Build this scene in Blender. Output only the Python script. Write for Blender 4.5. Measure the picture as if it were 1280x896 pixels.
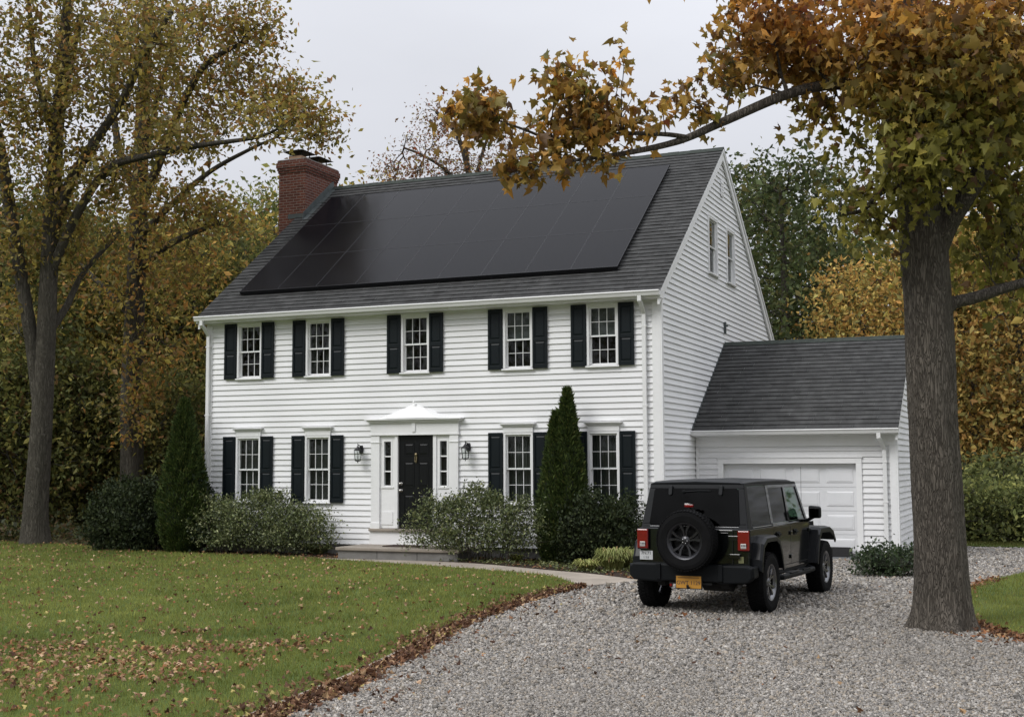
import bpy, math, random
import numpy as np
from mathutils import Vector, Matrix

for o in list(bpy.data.objects): bpy.data.objects.remove(o)
SC = bpy.context.scene
COL = SC.collection
R = math.radians
# ------------------------------------------------------------------ camera
CX, CY, CZ = 7.3823, -25.2342, 2.0
YAW, PITCH, ROLL, FPX = -0.4008, 0.0829, -0.0044, 1600.2
cam = bpy.data.cameras.new('camera'); camo = bpy.data.objects.new('camera', cam); COL.objects.link(camo)
Fv = np.array([math.sin(YAW)*math.cos(PITCH), math.cos(YAW)*math.cos(PITCH), math.sin(PITCH)])
Rv0 = np.array([math.cos(YAW), -math.sin(YAW), 0.0]); Uv0 = np.cross(Rv0, Fv)
Rv = Rv0*math.cos(ROLL)+Uv0*math.sin(ROLL); Uv = -Rv0*math.sin(ROLL)+Uv0*math.cos(ROLL)
M4 = Matrix(((Rv[0], Uv[0], -Fv[0], CX), (Rv[1], Uv[1], -Fv[1], CY), (Rv[2], Uv[2], -Fv[2], CZ), (0, 0, 0, 1)))
camo.matrix_world = M4
cam.sensor_fit = 'HORIZONTAL'; cam.sensor_width = 36.0; cam.lens = FPX/1280*36.0
cam.clip_end = 2000; cam.clip_start = 0.1
SC.camera = camo
SC.render.resolution_x = 1024; SC.render.resolution_y = 716
CAMP = np.array([CX, CY, CZ])
def at(u, v, d):
    """world point seen at photo pixel (u, v) at depth d"""
    return CAMP + (Fv + Rv*(u-640)/FPX - Uv*(v-448)/FPX)*d
# ------------------------------------------------------------------ sky (overcast) and light
world = bpy.data.worlds.new('World'); SC.world = world; world.use_nodes = True
nt = world.node_tree; nt.nodes.clear()
SUN_EL, SUN_AZ = R(44), math.atan2(-0.55, -0.85)
out = nt.nodes.new('ShaderNodeOutputWorld'); bg = nt.nodes.new('ShaderNodeBackground'); bg.inputs[1].default_value = 0.1
sky = nt.nodes.new('ShaderNodeTexSky'); sky.sky_type = 'NISHITA'; sky.sun_disc = False
sky.sun_elevation = SUN_EL; sky.sun_rotation = SUN_AZ; sky.air_density = 1.0; sky.dust_density = 4.0
tc = nt.nodes.new('ShaderNodeTexCoord'); sep = nt.nodes.new('ShaderNodeSeparateXYZ')
nt.links.new(tc.outputs['Generated'], sep.inputs[0])
ramp = nt.nodes.new('ShaderNodeMapRange'); ramp.inputs[1].default_value = 0; ramp.inputs[2].default_value = 1
SKY_LOW, SKY_HIGH = 6.4, 20.0
ramp.inputs[3].default_value = SKY_LOW; ramp.inputs[4].default_value = SKY_HIGH
sq = nt.nodes.new('ShaderNodeMath'); sq.operation = 'POWER'; sq.inputs[1].default_value = 2.0; sq.use_clamp = True
nt.links.new(sep.outputs[2], sq.inputs[0]); nt.links.new(sq.outputs[0], ramp.inputs[0])
cl = nt.nodes.new('ShaderNodeTexNoise'); cl.inputs['Scale'].default_value = 1.6; cl.inputs['Detail'].default_value = 5; cl.inputs['Roughness'].default_value = 0.5
mp = nt.nodes.new('ShaderNodeMapping'); mp.inputs['Scale'].default_value = (1, 1, 2.6); mp.inputs['Location'].default_value = (1.3, .4, 0)
nt.links.new(tc.outputs['Generated'], mp.inputs[0]); nt.links.new(mp.outputs[0], cl.inputs[0])
cr = nt.nodes.new('ShaderNodeMapRange'); cr.inputs[1].default_value = .3; cr.inputs[2].default_value = .7; cr.inputs[3].default_value = .90; cr.inputs[4].default_value = 1.07
nt.links.new(cl.outputs[0], cr.inputs[0])
mul = nt.nodes.new('ShaderNodeMath'); mul.operation = 'MULTIPLY'
nt.links.new(ramp.outputs[0], mul.inputs[0]); nt.links.new(cr.outputs[0], mul.inputs[1])
grey = nt.nodes.new('ShaderNodeVectorMath'); grey.operation = 'SCALE'; grey.inputs[0].default_value = (0.945, 0.965, 1.035)
nt.links.new(mul.outputs[0], grey.inputs['Scale'])
mix = nt.nodes.new('ShaderNodeMixRGB'); mix.inputs[0].default_value = 0.95
nt.links.new(sky.outputs[0], mix.inputs[1]); nt.links.new(grey.outputs[0], mix.inputs[2])
nt.links.new(mix.outputs[0], bg.inputs[0]); nt.links.new(bg.outputs[0], out.inputs[0])
sl = bpy.data.lights.new('sun', 'SUN'); sl.energy = 1.5; sl.angle = R(24); sl.color = (1.0, 0.985, 0.96)
so = bpy.data.objects.new('sun', sl); COL.objects.link(so)
sd = Vector((math.sin(SUN_AZ)*math.cos(SUN_EL), math.cos(SUN_AZ)*math.cos(SUN_EL), math.sin(SUN_EL)))
so.rotation_euler = sd.to_track_quat('Z', 'Y').to_euler()
vs = SC.view_settings; vs.view_transform = 'Standard'; vs.look = 'None'; vs.exposure = 0.22; vs.gamma = 1.0
try: vs.use_curve_mapping = False
except Exception: pass
SC.render.engine = 'CYCLES'
SC.cycles.max_bounces = 8; SC.cycles.transparent_max_bounces = 12; SC.cycles.transmission_bounces = 6
# ------------------------------------------------------------------ materials
def lin(r, g, b):
    f = lambda c: (c/255/12.92) if c <= 10 else ((c/255+.055)/1.055)**2.4
    return (f(r), f(g), f(b))
def newmat(name):
    m = bpy.data.materials.new(name); m.use_nodes = True
    n = m.node_tree; b = n.nodes['Principled BSDF']; return m, n, b
def mat(name, col, rough=.6, metal=0, spec=.5, var=0, vscale=3, bump=0, bscale=60, coat=0, vstretch=(1, 1, 1), emit=None, bstretch=(1, 1, 1), detail=6):
    m, n, b = newmat(name)
    b.inputs['Base Color'].default_value = (*col, 1); b.inputs['Roughness'].default_value = rough
    b.inputs['Metallic'].default_value = metal; b.inputs['Specular IOR Level'].default_value = spec
    b.inputs['Coat Weight'].default_value = coat
    t = n.nodes.new('ShaderNodeTexCoord')
    if var:
        mpn = n.nodes.new('ShaderNodeMapping'); mpn.inputs['Scale'].default_value = vstretch
        no = n.nodes.new('ShaderNodeTexNoise'); no.inputs['Scale'].default_value = vscale; no.inputs['Detail'].default_value = detail; no.inputs['Roughness'].default_value = .6
        n.links.new(t.outputs['Object'], mpn.inputs[0]); n.links.new(mpn.outputs[0], no.inputs[0])
        mr = n.nodes.new('ShaderNodeMapRange'); mr.inputs[1].default_value = .25; mr.inputs[2].default_value = .75; mr.inputs[3].default_value = 1-var; mr.inputs[4].default_value = 1+var
        n.links.new(no.outputs[0], mr.inputs[0])
        sc = n.nodes.new('ShaderNodeVectorMath'); sc.operation = 'SCALE'; sc.inputs[0].default_value = col
        n.links.new(mr.outputs[0], sc.inputs['Scale']); n.links.new(sc.outputs[0], b.inputs['Base Color'])
    if bump:
        mpn = n.nodes.new('ShaderNodeMapping'); mpn.inputs['Scale'].default_value = bstretch
        no = n.nodes.new('ShaderNodeTexNoise'); no.inputs['Scale'].default_value = bscale; no.inputs['Detail'].default_value = 4
        n.links.new(t.outputs['Object'], mpn.inputs[0]); n.links.new(mpn.outputs[0], no.inputs[0])
        bp = n.nodes.new('ShaderNodeBump'); bp.inputs['Strength'].default_value = min(1, bump); bp.inputs['Distance'].default_value = .01*max(1, bump)
        n.links.new(no.outputs[0], bp.inputs['Height']); n.links.new(bp.outputs[0], b.inputs['Normal'])
    if emit: b.inputs['Emission Color'].default_value = (*emit, 1); b.inputs['Emission Strength'].default_value = 1
    return m
def leafmat(name, trans=.35, objvar=.25, rough=.55, ior=1.32):
    """colour comes from the per-leaf 'tint' attribute"""
    m, n, b = newmat(name); n.nodes.remove(b)
    o = n.nodes['Material Output']
    a = n.nodes.new('ShaderNodeAttribute'); a.attribute_name = 'tint'
    oi = n.nodes.new('ShaderNodeObjectInfo')
    mr = n.nodes.new('ShaderNodeMapRange'); mr.inputs[3].default_value = 1-objvar; mr.inputs[4].default_value = 1+objvar
    n.links.new(oi.outputs['Random'], mr.inputs[0])
    sc = n.nodes.new('ShaderNodeVectorMath'); sc.operation = 'SCALE'
    n.links.new(a.outputs['Color'], sc.inputs[0]); n.links.new(mr.outputs[0], sc.inputs['Scale'])
    d = n.nodes.new('ShaderNodeBsdfDiffuse'); tr = n.nodes.new('ShaderNodeBsdfTranslucent'); g = n.nodes.new('ShaderNodeBsdfGlossy')
    g.inputs['Roughness'].default_value = rough; g.inputs['Color'].default_value = (.9, .9, .9, 1)
    m1 = n.nodes.new('ShaderNodeMixShader'); m1.inputs[0].default_value = trans
    m2 = n.nodes.new('ShaderNodeMixShader'); m2.inputs[0].default_value = (ior-1)*.12
    n.links.new(sc.outputs[0], d.inputs[0]); n.links.new(sc.outputs[0], tr.inputs[0])
    n.links.new(d.outputs[0], m1.inputs[1]); n.links.new(tr.outputs[0], m1.inputs[2])
    n.links.new(m1.outputs[0], m2.inputs[1]); n.links.new(g.outputs[0], m2.inputs[2])
    n.links.new(m2.outputs[0], o.inputs[0])
    return m
def glassmat(name, tint=(.8, .85, .83), rough=.02, ior=1.45):
    m, n, b = newmat(name); n.nodes.remove(b); o = n.nodes['Material Output']
    t = n.nodes.new('ShaderNodeBsdfTransparent'); t.inputs[0].default_value = (*tint, 1)
    g = n.nodes.new('ShaderNodeBsdfGlossy'); g.inputs['Roughness'].default_value = rough
    f = n.nodes.new('ShaderNodeFresnel'); f.inputs[0].default_value = ior
    ge = n.nodes.new('ShaderNodeNewGeometry'); mr = n.nodes.new('ShaderNodeMapRange'); mr.inputs[3].default_value = ior; mr.inputs[4].default_value = 1/ior
    n.links.new(ge.outputs['Backfacing'], mr.inputs[0]); n.links.new(mr.outputs[0], f.inputs[0])
    x = n.nodes.new('ShaderNodeMixShader')
    n.links.new(f.outputs[0], x.inputs[0]); n.links.new(t.outputs[0], x.inputs[1]); n.links.new(g.outputs[0], x.inputs[2]); n.links.new(x.outputs[0], o.inputs[0])
    return m
def math_node(n, op, a=None, b=None, va=0, vb=0):
    m = n.nodes.new('ShaderNodeMath'); m.operation = op
    m.inputs[0].default_value = va; m.inputs[1].default_value = vb
    if a is not None: n.links.new(a, m.inputs[0])
    if b is not None: n.links.new(b, m.inputs[1])
    return m.outputs[0]
def brickish(name, c1, c2, mortar, w, h, ms, rough=.85, bump=.6, var=.25, offset=.5, noise_scale=9):
    """rows of bricks or shingle tabs on the UV (metres)"""
    m, n, b = newmat(name); b.inputs['Roughness'].default_value = rough; b.inputs['Specular IOR Level'].default_value = .12
    uv = n.nodes.new('ShaderNodeUVMap'); uv.uv_map = 'UVMap'
    br = n.nodes.new('ShaderNodeTexBrick'); br.offset = offset
    br.inputs['Color1'].default_value = (*c1, 1); br.inputs['Color2'].default_value = (*c2, 1); br.inputs['Mortar'].default_value = (*mortar, 1)
    br.inputs['Scale'].default_value = 1; br.inputs['Mortar Size'].default_value = ms; br.inputs['Brick Width'].default_value = w; br.inputs['Row Height'].default_value = h
    br.inputs['Bias'].default_value = 0; br.inputs['Mortar Smooth'].default_value = .15
    n.links.new(uv.outputs[0], br.inputs[0])
    no = n.nodes.new('ShaderNodeTexNoise'); no.inputs['Scale'].default_value = noise_scale; no.inputs['Detail'].default_value = 8; no.inputs['Roughness'].default_value = .7
    n.links.new(uv.outputs[0], no.inputs[0])
    mr = n.nodes.new('ShaderNodeMapRange'); mr.inputs[1].default_value = .3; mr.inputs[2].default_value = .7; mr.inputs[3].default_value = 1-var; mr.inputs[4].default_value = 1+var
    n.links.new(no.outputs[0], mr.inputs[0])
    sc = n.nodes.new('ShaderNodeVectorMath'); sc.operation = 'SCALE'
    n.links.new(br.outputs['Color'], sc.inputs[0]); n.links.new(mr.outputs[0], sc.inputs['Scale']); n.links.new(sc.outputs[0], b.inputs['Base Color'])
    bp = n.nodes.new('ShaderNodeBump'); bp.inputs['Strength'].default_value = bump; bp.inputs['Distance'].default_value = .008; bp.invert = True
    n.links.new(br.outputs['Fac'], bp.inputs['Height']); n.links.new(bp.outputs[0], b.inputs['Normal'])
    return m
MT = {}
def sidingmat():
    m, n, b = newmat('white_clapboard'); b.inputs['Roughness'].default_value = .6; b.inputs['Specular IOR Level'].default_value = .25
    t = n.nodes.new('ShaderNodeTexCoord')
    def noise(scale, st, det=5):
        mpn = n.nodes.new('ShaderNodeMapping'); mpn.inputs['Scale'].default_value = st
        no = n.nodes.new('ShaderNodeTexNoise'); no.inputs['Scale'].default_value = scale; no.inputs['Detail'].default_value = det
        n.links.new(t.outputs['Object'], mpn.inputs[0]); n.links.new(mpn.outputs[0], no.inputs[0]); return no.outputs[0]
    a = noise(1.0, (.35, .35, 7.9), 2); c = noise(.7, (1, 1, .35), 6)
    s = math_node(n, 'ADD', a, c)
    mr = n.nodes.new('ShaderNodeMapRange'); mr.inputs[1].default_value = .75; mr.inputs[2].default_value = 1.25; mr.inputs[3].default_value = .71; mr.inputs[4].default_value = .80
    n.links.new(s, mr.inputs[0])
    sc = n.nodes.new('ShaderNodeVectorMath'); sc.operation = 'SCALE'; sc.inputs[0].default_value = (1.0, 1.0, 1.0)
    n.links.new(mr.outputs[0], sc.inputs['Scale']); n.links.new(sc.outputs[0], b.inputs['Base Color'])
    w = noise(3, (.25, .25, 1), 2)
    bp = n.nodes.new('ShaderNodeBump'); bp.inputs['Strength'].default_value = .2; bp.inputs['Distance'].default_value = .012
    n.links.new(w, bp.inputs['Height']); n.links.new(bp.outputs[0], b.inputs['Normal'])
    return m
MT['siding'] = sidingmat()
MT['white'] = mat('white_trim_paint', (.78, .78, .775), .45, var=.04, vscale=2)
MT['gutterw'] = mat('gutter_aluminium_white', (.74, .74, .73), .35, var=.06, vscale=1.5)
MT['shingle'] = brickish('asphalt_shingles', (.045, .0452, .0445), (.062, .0622, .061), (.038, .038, .0375), .33, .17, .003, rough=.95, bump=.15, var=.34, noise_scale=3.5)
MT['ridge'] = mat('ridge_shingles', (.045, .052, .046), .95, spec=.1, var=.3, vscale=8)
MT['brick'] = brickish('chimney_brick', (.155, .056, .038), (.095, .038, .029), (.20, .155, .135), .215, .073, .009, rough=.9, bump=.8, var=.28, noise_scale=14)
MT['flash'] = mat('lead_flashing', (.07, .082, .082), .6, metal=.2, var=.3, vscale=6)
MT['clay'] = mat('clay_flue', (.42, .27, .18), .9, var=.15, vscale=9)
MT['blackmetal'] = mat('black_metal', (.012, .012, .013), .5, metal=.2)
MT['shutter'] = mat('black_green_shutter_paint', (.0045, .0080, .0100), .45, spec=.22, var=.15, vscale=3)
MT['doorp'] = mat('black_door_paint', (.004, .0045, .0055), .35, spec=.3)
MT['brass'] = mat('brass', (.28, .23, .14), .4, metal=1)
MT['nickel'] = mat('satin_nickel', (.6, .58, .54), .3, metal=1)
MT['glass'] = glassmat('window_glass', (.72, .76, .74))
MT['lampglass'] = glassmat('lantern_glass', (.85, .87, .86))
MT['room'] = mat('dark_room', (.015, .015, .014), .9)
MT['curtain'] = mat('grey_curtain', (.055, .06, .054), .9, var=.2, vscale=5)
MT['blind'] = mat('window_blind', (.13, .14, .135), .8)
MT['stone'] = mat('bluestone_step', (.27, .235, .195), .85, var=.22, vscale=2.5, bump=.5, bscale=25)
MT['stone_side'] = mat('step_riser_stone', (.17, .165, .155), .9, var=.25, vscale=3, bump=.6, bscale=20)
MT['concrete'] = mat('foundation_concrete', (.2, .195, .185), .9, var=.2, vscale=2, bump=.4)
MT['mat'] = mat('brown_coir_mat', (.035, .018, .012), .95, bump=.8, bscale=200)
MT['garagedoor'] = mat('garage_door_white', (.70, .705, .715), .5, var=.03, vscale=2)
MT['rubber'] = mat('black_rubber', (.012, .012, .013), .6, bump=.3, bscale=30)
MT['greystrip'] = mat('grey_rubber_strip', (.11, .115, .12), .6)
def panelmat():
    m, n, b = newmat('solar_glass')
    b.inputs['Base Color'].default_value = (.006, .006, .0075, 1); b.inputs['Roughness'].default_value = .16
    b.inputs['Specular IOR Level'].default_value = .055
    t = n.nodes.new('ShaderNodeTexCoord'); no = n.nodes.new('ShaderNodeTexNoise'); no.inputs['Scale'].default_value = 1.3
    n.links.new(t.outputs['Object'], no.inputs[0])
    mr = n.nodes.new('ShaderNodeMapRange'); mr.inputs[3].default_value = .12; mr.inputs[4].default_value = .24
    n.links.new(no.outputs[0], mr.inputs[0]); n.links.new(mr.outputs[0], b.inputs['Roughness'])
    return m
MT['panel'] = panelmat()
MT['panelframe'] = mat('black_anodised_frame', (.010, .010, .012), .4, spec=.2)
# ------------------------------------------------------------------ mesh builder
class MB:
    def __init__(s): s.v = []; s.f = []
    def add(s, vs, fs):
        k = len(s.v); s.v += [tuple(map(float, p)) for p in vs]; s.f += [tuple(i+k for i in f) for f in fs]; return s
    def box(s, x0, x1, y0, y1, z0, z1):
        return s.add([(x0, y0, z0), (x1, y0, z0), (x1, y1, z0), (x0, y1, z0), (x0, y0, z1), (x1, y0, z1), (x1, y1, z1), (x0, y1, z1)],
                     [(0, 3, 2, 1), (4, 5, 6, 7), (0, 1, 5, 4), (1, 2, 6, 5), (2, 3, 7, 6), (3, 0, 4, 7)])
    def prism(s, pts, axis, a, b):
        """outline of (p,q) pairs extruded along axis from a to b. axis x: (y,z); y: (x,z); z: (x,y)"""
        n = len(pts)
        def P(p, t):
            return {'x': (t, p[0], p[1]), 'y': (p[0], t, p[1]), 'z': (p[0], p[1], t)}[axis]
        s.add([P(p, a) for p in pts]+[P(p, b) for p in pts], [tuple(range(n))[::-1], tuple(range(n, 2*n))]+[(i, (i+1) % n, n+(i+1) % n, n+i) for i in range(n)])
        return s
    def loft(s, A, B, caps=True):
        n = len(A); fs = [(i, (i+1) % n, n+(i+1) % n, n+i) for i in range(n)]
        if caps: fs += [tuple(range(n))[::-1], tuple(range(n, 2*n))]
        return s.add(list(A)+list(B), fs)
    def tube(s, pts, r, n=8, caps=True, flat=None):
        """swept tube; r number or list; flat=(a,b) gives a rectangular section"""
        pts = [Vector(p) for p in pts]; m = len(pts)
        rs = r if isinstance(r, (list, tuple)) else [r]*m
        up = Vector((0, 0, 1)); rings = []
        t0 = (pts[1]-pts[0]).normalized()
        if abs(t0.z) > .9: up = Vector((0, 1, 0))
        for i, p in enumerate(pts):
            t = (pts[min(i+1, m-1)]-pts[max(i-1, 0)]).normalized()
            a = t.cross(up)
            if a.length < 1e-4: a = t.cross(Vector((1, 0, 0)))
            a.normalize(); b = a.cross(t).normalized(); up = b
            if flat:
                w, h = flat; rings.append([p+a*x*w/2+b*y*h/2 for x, y in ((-1, -1), (1, -1), (1, 1), (-1, 1))])
            else: rings.append([p+(a*math.cos(2*math.pi*k/n)+b*math.sin(2*math.pi*k/n))*rs[i] for k in range(n)])
        q = len(rings[0]); vs = [v for rg in rings for v in rg]
        fs = [(i*q+k, i*q+(k+1) % q, (i+1)*q+(k+1) % q, (i+1)*q+k) for i in range(m-1) for k in range(q)]
        if caps: fs += [tuple(range(q))[::-1], tuple(range((m-1)*q, m*q))]
        return s.add(vs, fs)
    def lathe(s, prof, c, axis='z', n=32, closed=False):
        """prof list of (r, h)"""
        vs = []; m = len(prof)
        for r, h in prof:
            for k in range(n):
                a = 2*math.pi*k/n; x, y = r*math.cos(a), r*math.sin(a)
                p = {'z': (x, y, h), 'x': (h, x, y), 'y': (x, h, y)}[axis]
                vs.append((c[0]+p[0], c[1]+p[1], c[2]+p[2]))
        fs = [(i*n+k, i*n+(k+1) % n, ((i+1) % m)*n+(k+1) % n, ((i+1) % m)*n+k) for i in range(m if closed else m-1) for k in range(n)]
        if not closed: fs += [tuple(range(n))[::-1], tuple(range((m-1)*n, m*n))]
        return s.add(vs, fs)
    def build(s, name, m, parent=None, bevel=0, smooth=False, seg=2, recalc=True):
        me = bpy.data.meshes.new(name); me.from_pydata(s.v, [], s.f)
        if recalc:
            import bmesh
            b = bmesh.new(); b.from_mesh(me); bmesh.ops.recalc_face_normals(b, faces=b.faces); b.to_mesh(me); b.free()
        return link(name, me, m, parent, bevel, smooth, seg)
def link(name, me, m, parent=None, bevel=0, smooth=False, seg=2, uv=True):
    if uv: boxuv(me)
    me.materials.append(m)
    o = bpy.data.objects.new(name, me); COL.objects.link(o)
    if parent is not None: o.parent = parent
    if smooth:
        me.polygons.foreach_set('use_smooth', [True]*len(me.polygons))
    if bevel:
        md = o.modifiers.new('bevel', 'BEVEL'); md.width = bevel; md.segments = seg; md.limit_method = 'ANGLE'; md.angle_limit = R(35)
        try: md.harden_normals = False
        except Exception: pass
    return o
def boxuv(me):
    nl = len(me.loops)
    if nl == 0: return
    co = np.empty(len(me.vertices)*3); me.vertices.foreach_get('co', co); co = co.reshape(-1, 3)
    vi = np.empty(nl, dtype=np.int32); me.loops.foreach_get('vertex_index', vi)
    np_ = len(me.polygons); nr = np.empty(np_*3); me.polygons.foreach_get('normal', nr); nr = np.abs(nr.reshape(-1, 3))
    lt = np.empty(np_, dtype=np.int32); me.polygons.foreach_get('loop_total', lt)
    dom = np.argmax(nr*np.array([1, 1, .8]), axis=1); dl = np.repeat(dom, lt); c = co[vi]
    sl = np.repeat(1/np.maximum(.3, np.where(dom == 2, 1, np.sqrt(np.maximum(0, 1-nr[:, 2]**2)))), lt)
    u = np.where(dl == 0, c[:, 1], c[:, 0]); v = np.where(dl == 2, c[:, 1], c[:, 2]*sl)
    l = me.uv_layers.new(name='UVMap'); l.data.foreach_set('uv', np.stack([u, v], 1).ravel())
def empty(name, loc=(0, 0, 0), rz=0):
    o = bpy.data.objects.new(name, None); COL.objects.link(o); o.location = loc; o.rotation_euler = (0, 0, rz); o.empty_display_size = .3
    return o
def tag(o, label=None, cat=None, group=None, kind=None):
    if label: o['label'] = label
    if cat: o['category'] = cat
    if group: o['group'] = group
    if kind: o['kind'] = kind
    return o
def copy_thing(root, loc, rz=0, sc=1, label=None):
    r = root.copy(); COL.objects.link(r); r.location = loc; r.rotation_euler = (0, 0, rz); r.scale = (sc, sc, sc) if not isinstance(sc, tuple) else sc
    if label: r['label'] = label
    for ch in list(root.children):
        c = ch.copy(); COL.objects.link(c); c.parent = r
        for g in list(ch.children):
            d = g.copy(); COL.objects.link(d); d.parent = c
    return r
# ================================================================== HOUSE
HL, HD = -11.2, 11.0            # left wall x, depth
SLOPE = .7407; PIT = math.atan(SLOPE)
def roof_z(y): return 5.74+SLOPE*y            # front slope surface
RIDGE_Y = 5.42; RIDGE_Z = roof_z(RIDGE_Y)
EXPO, LIP = .1265, .027
def siding_strip(mb, place, x0f, x1f, z0, z1, openings=(), e=EXPO, zbase=None):
    """sawtooth clapboards; place(x, z, out) -> point; x0f/x1f give the limits at height z"""
    zb = z0 if zbase is None else zbase
    k = math.floor((z0-zb)/e)
    while zb+k*e < z1-1e-6:
        r0 = zb+k*e; r1 = r0+e; a = max(r0, z0); b = min(r1, z1)
        cuts = sorted({a, b} | {z for o in openings for z in (o[2], o[3]) if a < z < b})
        for c0, c1 in zip(cuts[:-1], cuts[1:]):
            zm = (c0+c1)/2
            segs = [(None, None)]; lo0, lo1, hi0, hi1 = x0f(c0), x0f(c1), x1f(c0), x1f(c1)
            ops = sorted([(o[0], o[1]) for o in openings if o[2] < zm < o[3]])
            xs = [(lo0, lo1)]
            for o in ops: xs += [(o[0], o[0]), (o[1], o[1])]
            xs.append((hi0, hi1))
            for i in range(0, len(xs), 2):
                (p0, p1), (q0, q1) = xs[i], xs[i+1]
                if max(q0-p0, q1-p1) < 1e-3: continue
                q0 = max(q0, p0); q1 = max(q1, p1)
                h0 = LIP*(1-(c0-r0)/e)+.002; h1 = LIP*(1-(c1-r0)/e)+.002
                mb.add([place(p0, c0, h0), place(q0, c0, h0), place(q1, c1, h1), place(p1, c1, h1)], [(0, 1, 2, 3)])
                if abs(c0-r0) < 1e-6:
                    mb.add([place(p0, c0, 0), place(q0, c0, 0), place(q0, c0, h0), place(p0, c0, h0)], [(0, 1, 2, 3)])
        k += 1
def front_place(y): return lambda x, z, o: (x, y-o, z)
def right_place(x): return lambda y, z, o: (x+o, y, z)

house = empty('house', (0, 0, 0))
tag(house, 'white two storey clapboard house with black shutters and a dark steep shingle roof', 'house')
WX = [(-10.34, -9.66), (-8.45, -7.78), (-5.975, -5.28), (-3.50, -2.82), (-1.59, -.90)]
Z2 = (4.02, 5.34); Z1 = (1.15, 2.69)
openings = []
TR = .046
for a, b in WX: openings.append((a+TR, b-TR, Z2[0]+.05, Z2[1]-TR))
for i in (0, 1, 3, 4): openings.append((WX[i][0]+TR, WX[i][1]-TR, Z1[0]+.05, Z1[1]-TR))
openings.append((-6.55, -4.72, .40, 2.72))
m = MB(); siding_strip(m, front_place(0), lambda z: HL, lambda z: 0.0, .25, 5.46, openings, zbase=.25)
m.build('front_siding', MT['siding'], house, recalc=False)
gz = lambda y: (roof_z(y) if y < RIDGE_Y else roof_z(2*RIDGE_Y-y))-.06
zt = RIDGE_Z-.12
GW = [(3.98, 4.84, 6.46, 7.84), (5.80, 6.64, 6.46, 7.84)]
gop = [(a+TR, b-TR, c+.05, d-TR) for a, b, c, d in GW]
yl = lambda z: 0.0 if z < 5.6 else max(0, (z+.06-5.74)/SLOPE)
m = MB(); siding_strip(m, right_place(0), yl, lambda z: min(HD, 2*RIDGE_Y-yl(z)+.16) if z < 5.6 else 2*RIDGE_Y-yl(z), .25, zt, gop, zbase=.25)
m.build('gable_siding', MT['siding'], house, recalc=False)
# back and left walls
m = MB()
siding_strip(m, lambda x, z, o: (x, HD+o, z), lambda z: HL, lambda z: 0.0, .25, 5.46, (), zbase=.25)
m.build('back_siding', MT['siding'], house, recalc=False)
m = MB(); siding_strip(m, lambda y, z, o: (HL-o, y, z), yl, lambda z: 2*RIDGE_Y-yl(z)+.16, .25, zt, (), zbase=.25)
m.build('left_siding', MT['siding'], house, recalc=False)
m = MB(); m.box(HL+.03, -.03, .03, HD-.03, 0, .249); m.build('foundation', MT['concrete'], house)
# roof planes, built flat and tipped up
def roof_plane(name, length, srun, pitch, origin, rz, parent, e=.17, lip=.016, thick=.1):
    m = MB(); s = 0.0; rnd = random.Random(name)
    while s < srun-1e-4:
        s1 = min(s+e, srun)
        # tabs of slightly uneven height give the course its broken shadow line
        x = 0.0
        while x < length-1e-4:
            w = min(rnd.uniform(.25, .36), length-x); j = rnd.choice((0, 0, .003, .006)); d = rnd.uniform(0, .006)
            m.add([(x, s-d, lip+j), (x+w, s-d, lip+j), (x+w, s1, .001), (x, s1, .001)], [(0, 1, 2, 3)])
            m.add([(x, s-d, -.002), (x+w, s-d, -.002), (x+w, s-d, lip+j), (x, s-d, lip+j)], [(0, 1, 2, 3)])
            x += w
        s = s1
    o = m.build(name, MT['shingle'], parent, recalc=False)
    o.location = origin; o.rotation_euler = (pitch, 0, rz)
    return o
OVH = .30; RX0, RX1 = -11.32, .10
ye = -OVH; ze = roof_z(ye)
srun = (RIDGE_Y-ye)/math.cos(PIT)
rf = roof_plane('roof', RX1-RX0, srun, PIT, (RX0, ye, ze), 0, house)
rb = roof_plane('roof', RX1-RX0, srun, PIT, (RX1, 2*RIDGE_Y-ye, ze), math.pi, house)
# deck under the shingles
m = MB()
for sgn in (0, 1):
    f = (lambda y: y) if not sgn else (lambda y: 2*RIDGE_Y-y)
    prof = [(f(ye), ze-.004), (f(RIDGE_Y), RIDGE_Z-.004), (f(RIDGE_Y), RIDGE_Z-.09), (f(ye), ze-.09)]
    m.prism(prof, 'x', RX0+.003, RX1-.003)
m.build('roof_deck', MT['white'], house)
m = MB()
for k in range(40):
    x0 = RX0+k*(RX1-RX0)/40; x1 = x0+(RX1-RX0)/40+.0; h = .006 if k % 2 else .0
    m.prism([(RIDGE_Y-.14, RIDGE_Z-.085+h), (RIDGE_Y, RIDGE_Z+.035+h), (RIDGE_Y+.14, RIDGE_Z-.085+h), (RIDGE_Y, RIDGE_Z+.005)], 'x', x0, x1)
m.build('ridge_cap', MT['ridge'], house)
# rake boards (both gables) and eave returns
def rake(x0, x1, w=.15):
    m = MB()
    for f in ((lambda y: y), (lambda y: 2*RIDGE_Y-y)):
        m.prism([(f(ye+.0), ze-.092), (f(RIDGE_Y), RIDGE_Z-.092), (f(RIDGE_Y), RIDGE_Z-.092-w*1.24), (f(ye+.0), ze-.092-w*1.24)], 'x', x0, x1)
    return m
rake(.028, .075).build('rake_board', MT['white'], house)
rake(HL-.075, HL-.028).build('rake_board', MT['white'], house)
m = MB(); m.box(RX0, RX1-.01, ye, .0, 5.375, 5.405); m.build('soffit', MT['white'], house)
m = MB(); m.box(RX0, RX1-.01, ye-.012, ye+.012, 5.376, 5.50); m.build('fascia', MT['white'], house)
m = MB(); m.box(HL, 0, -.045, -.0, 5.345, 5.374); m.box(HL, .0, -.04, 0, 5.25, 5.344)
fr_ = [(HL+.005, WX[0][0]-.36)]
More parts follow.
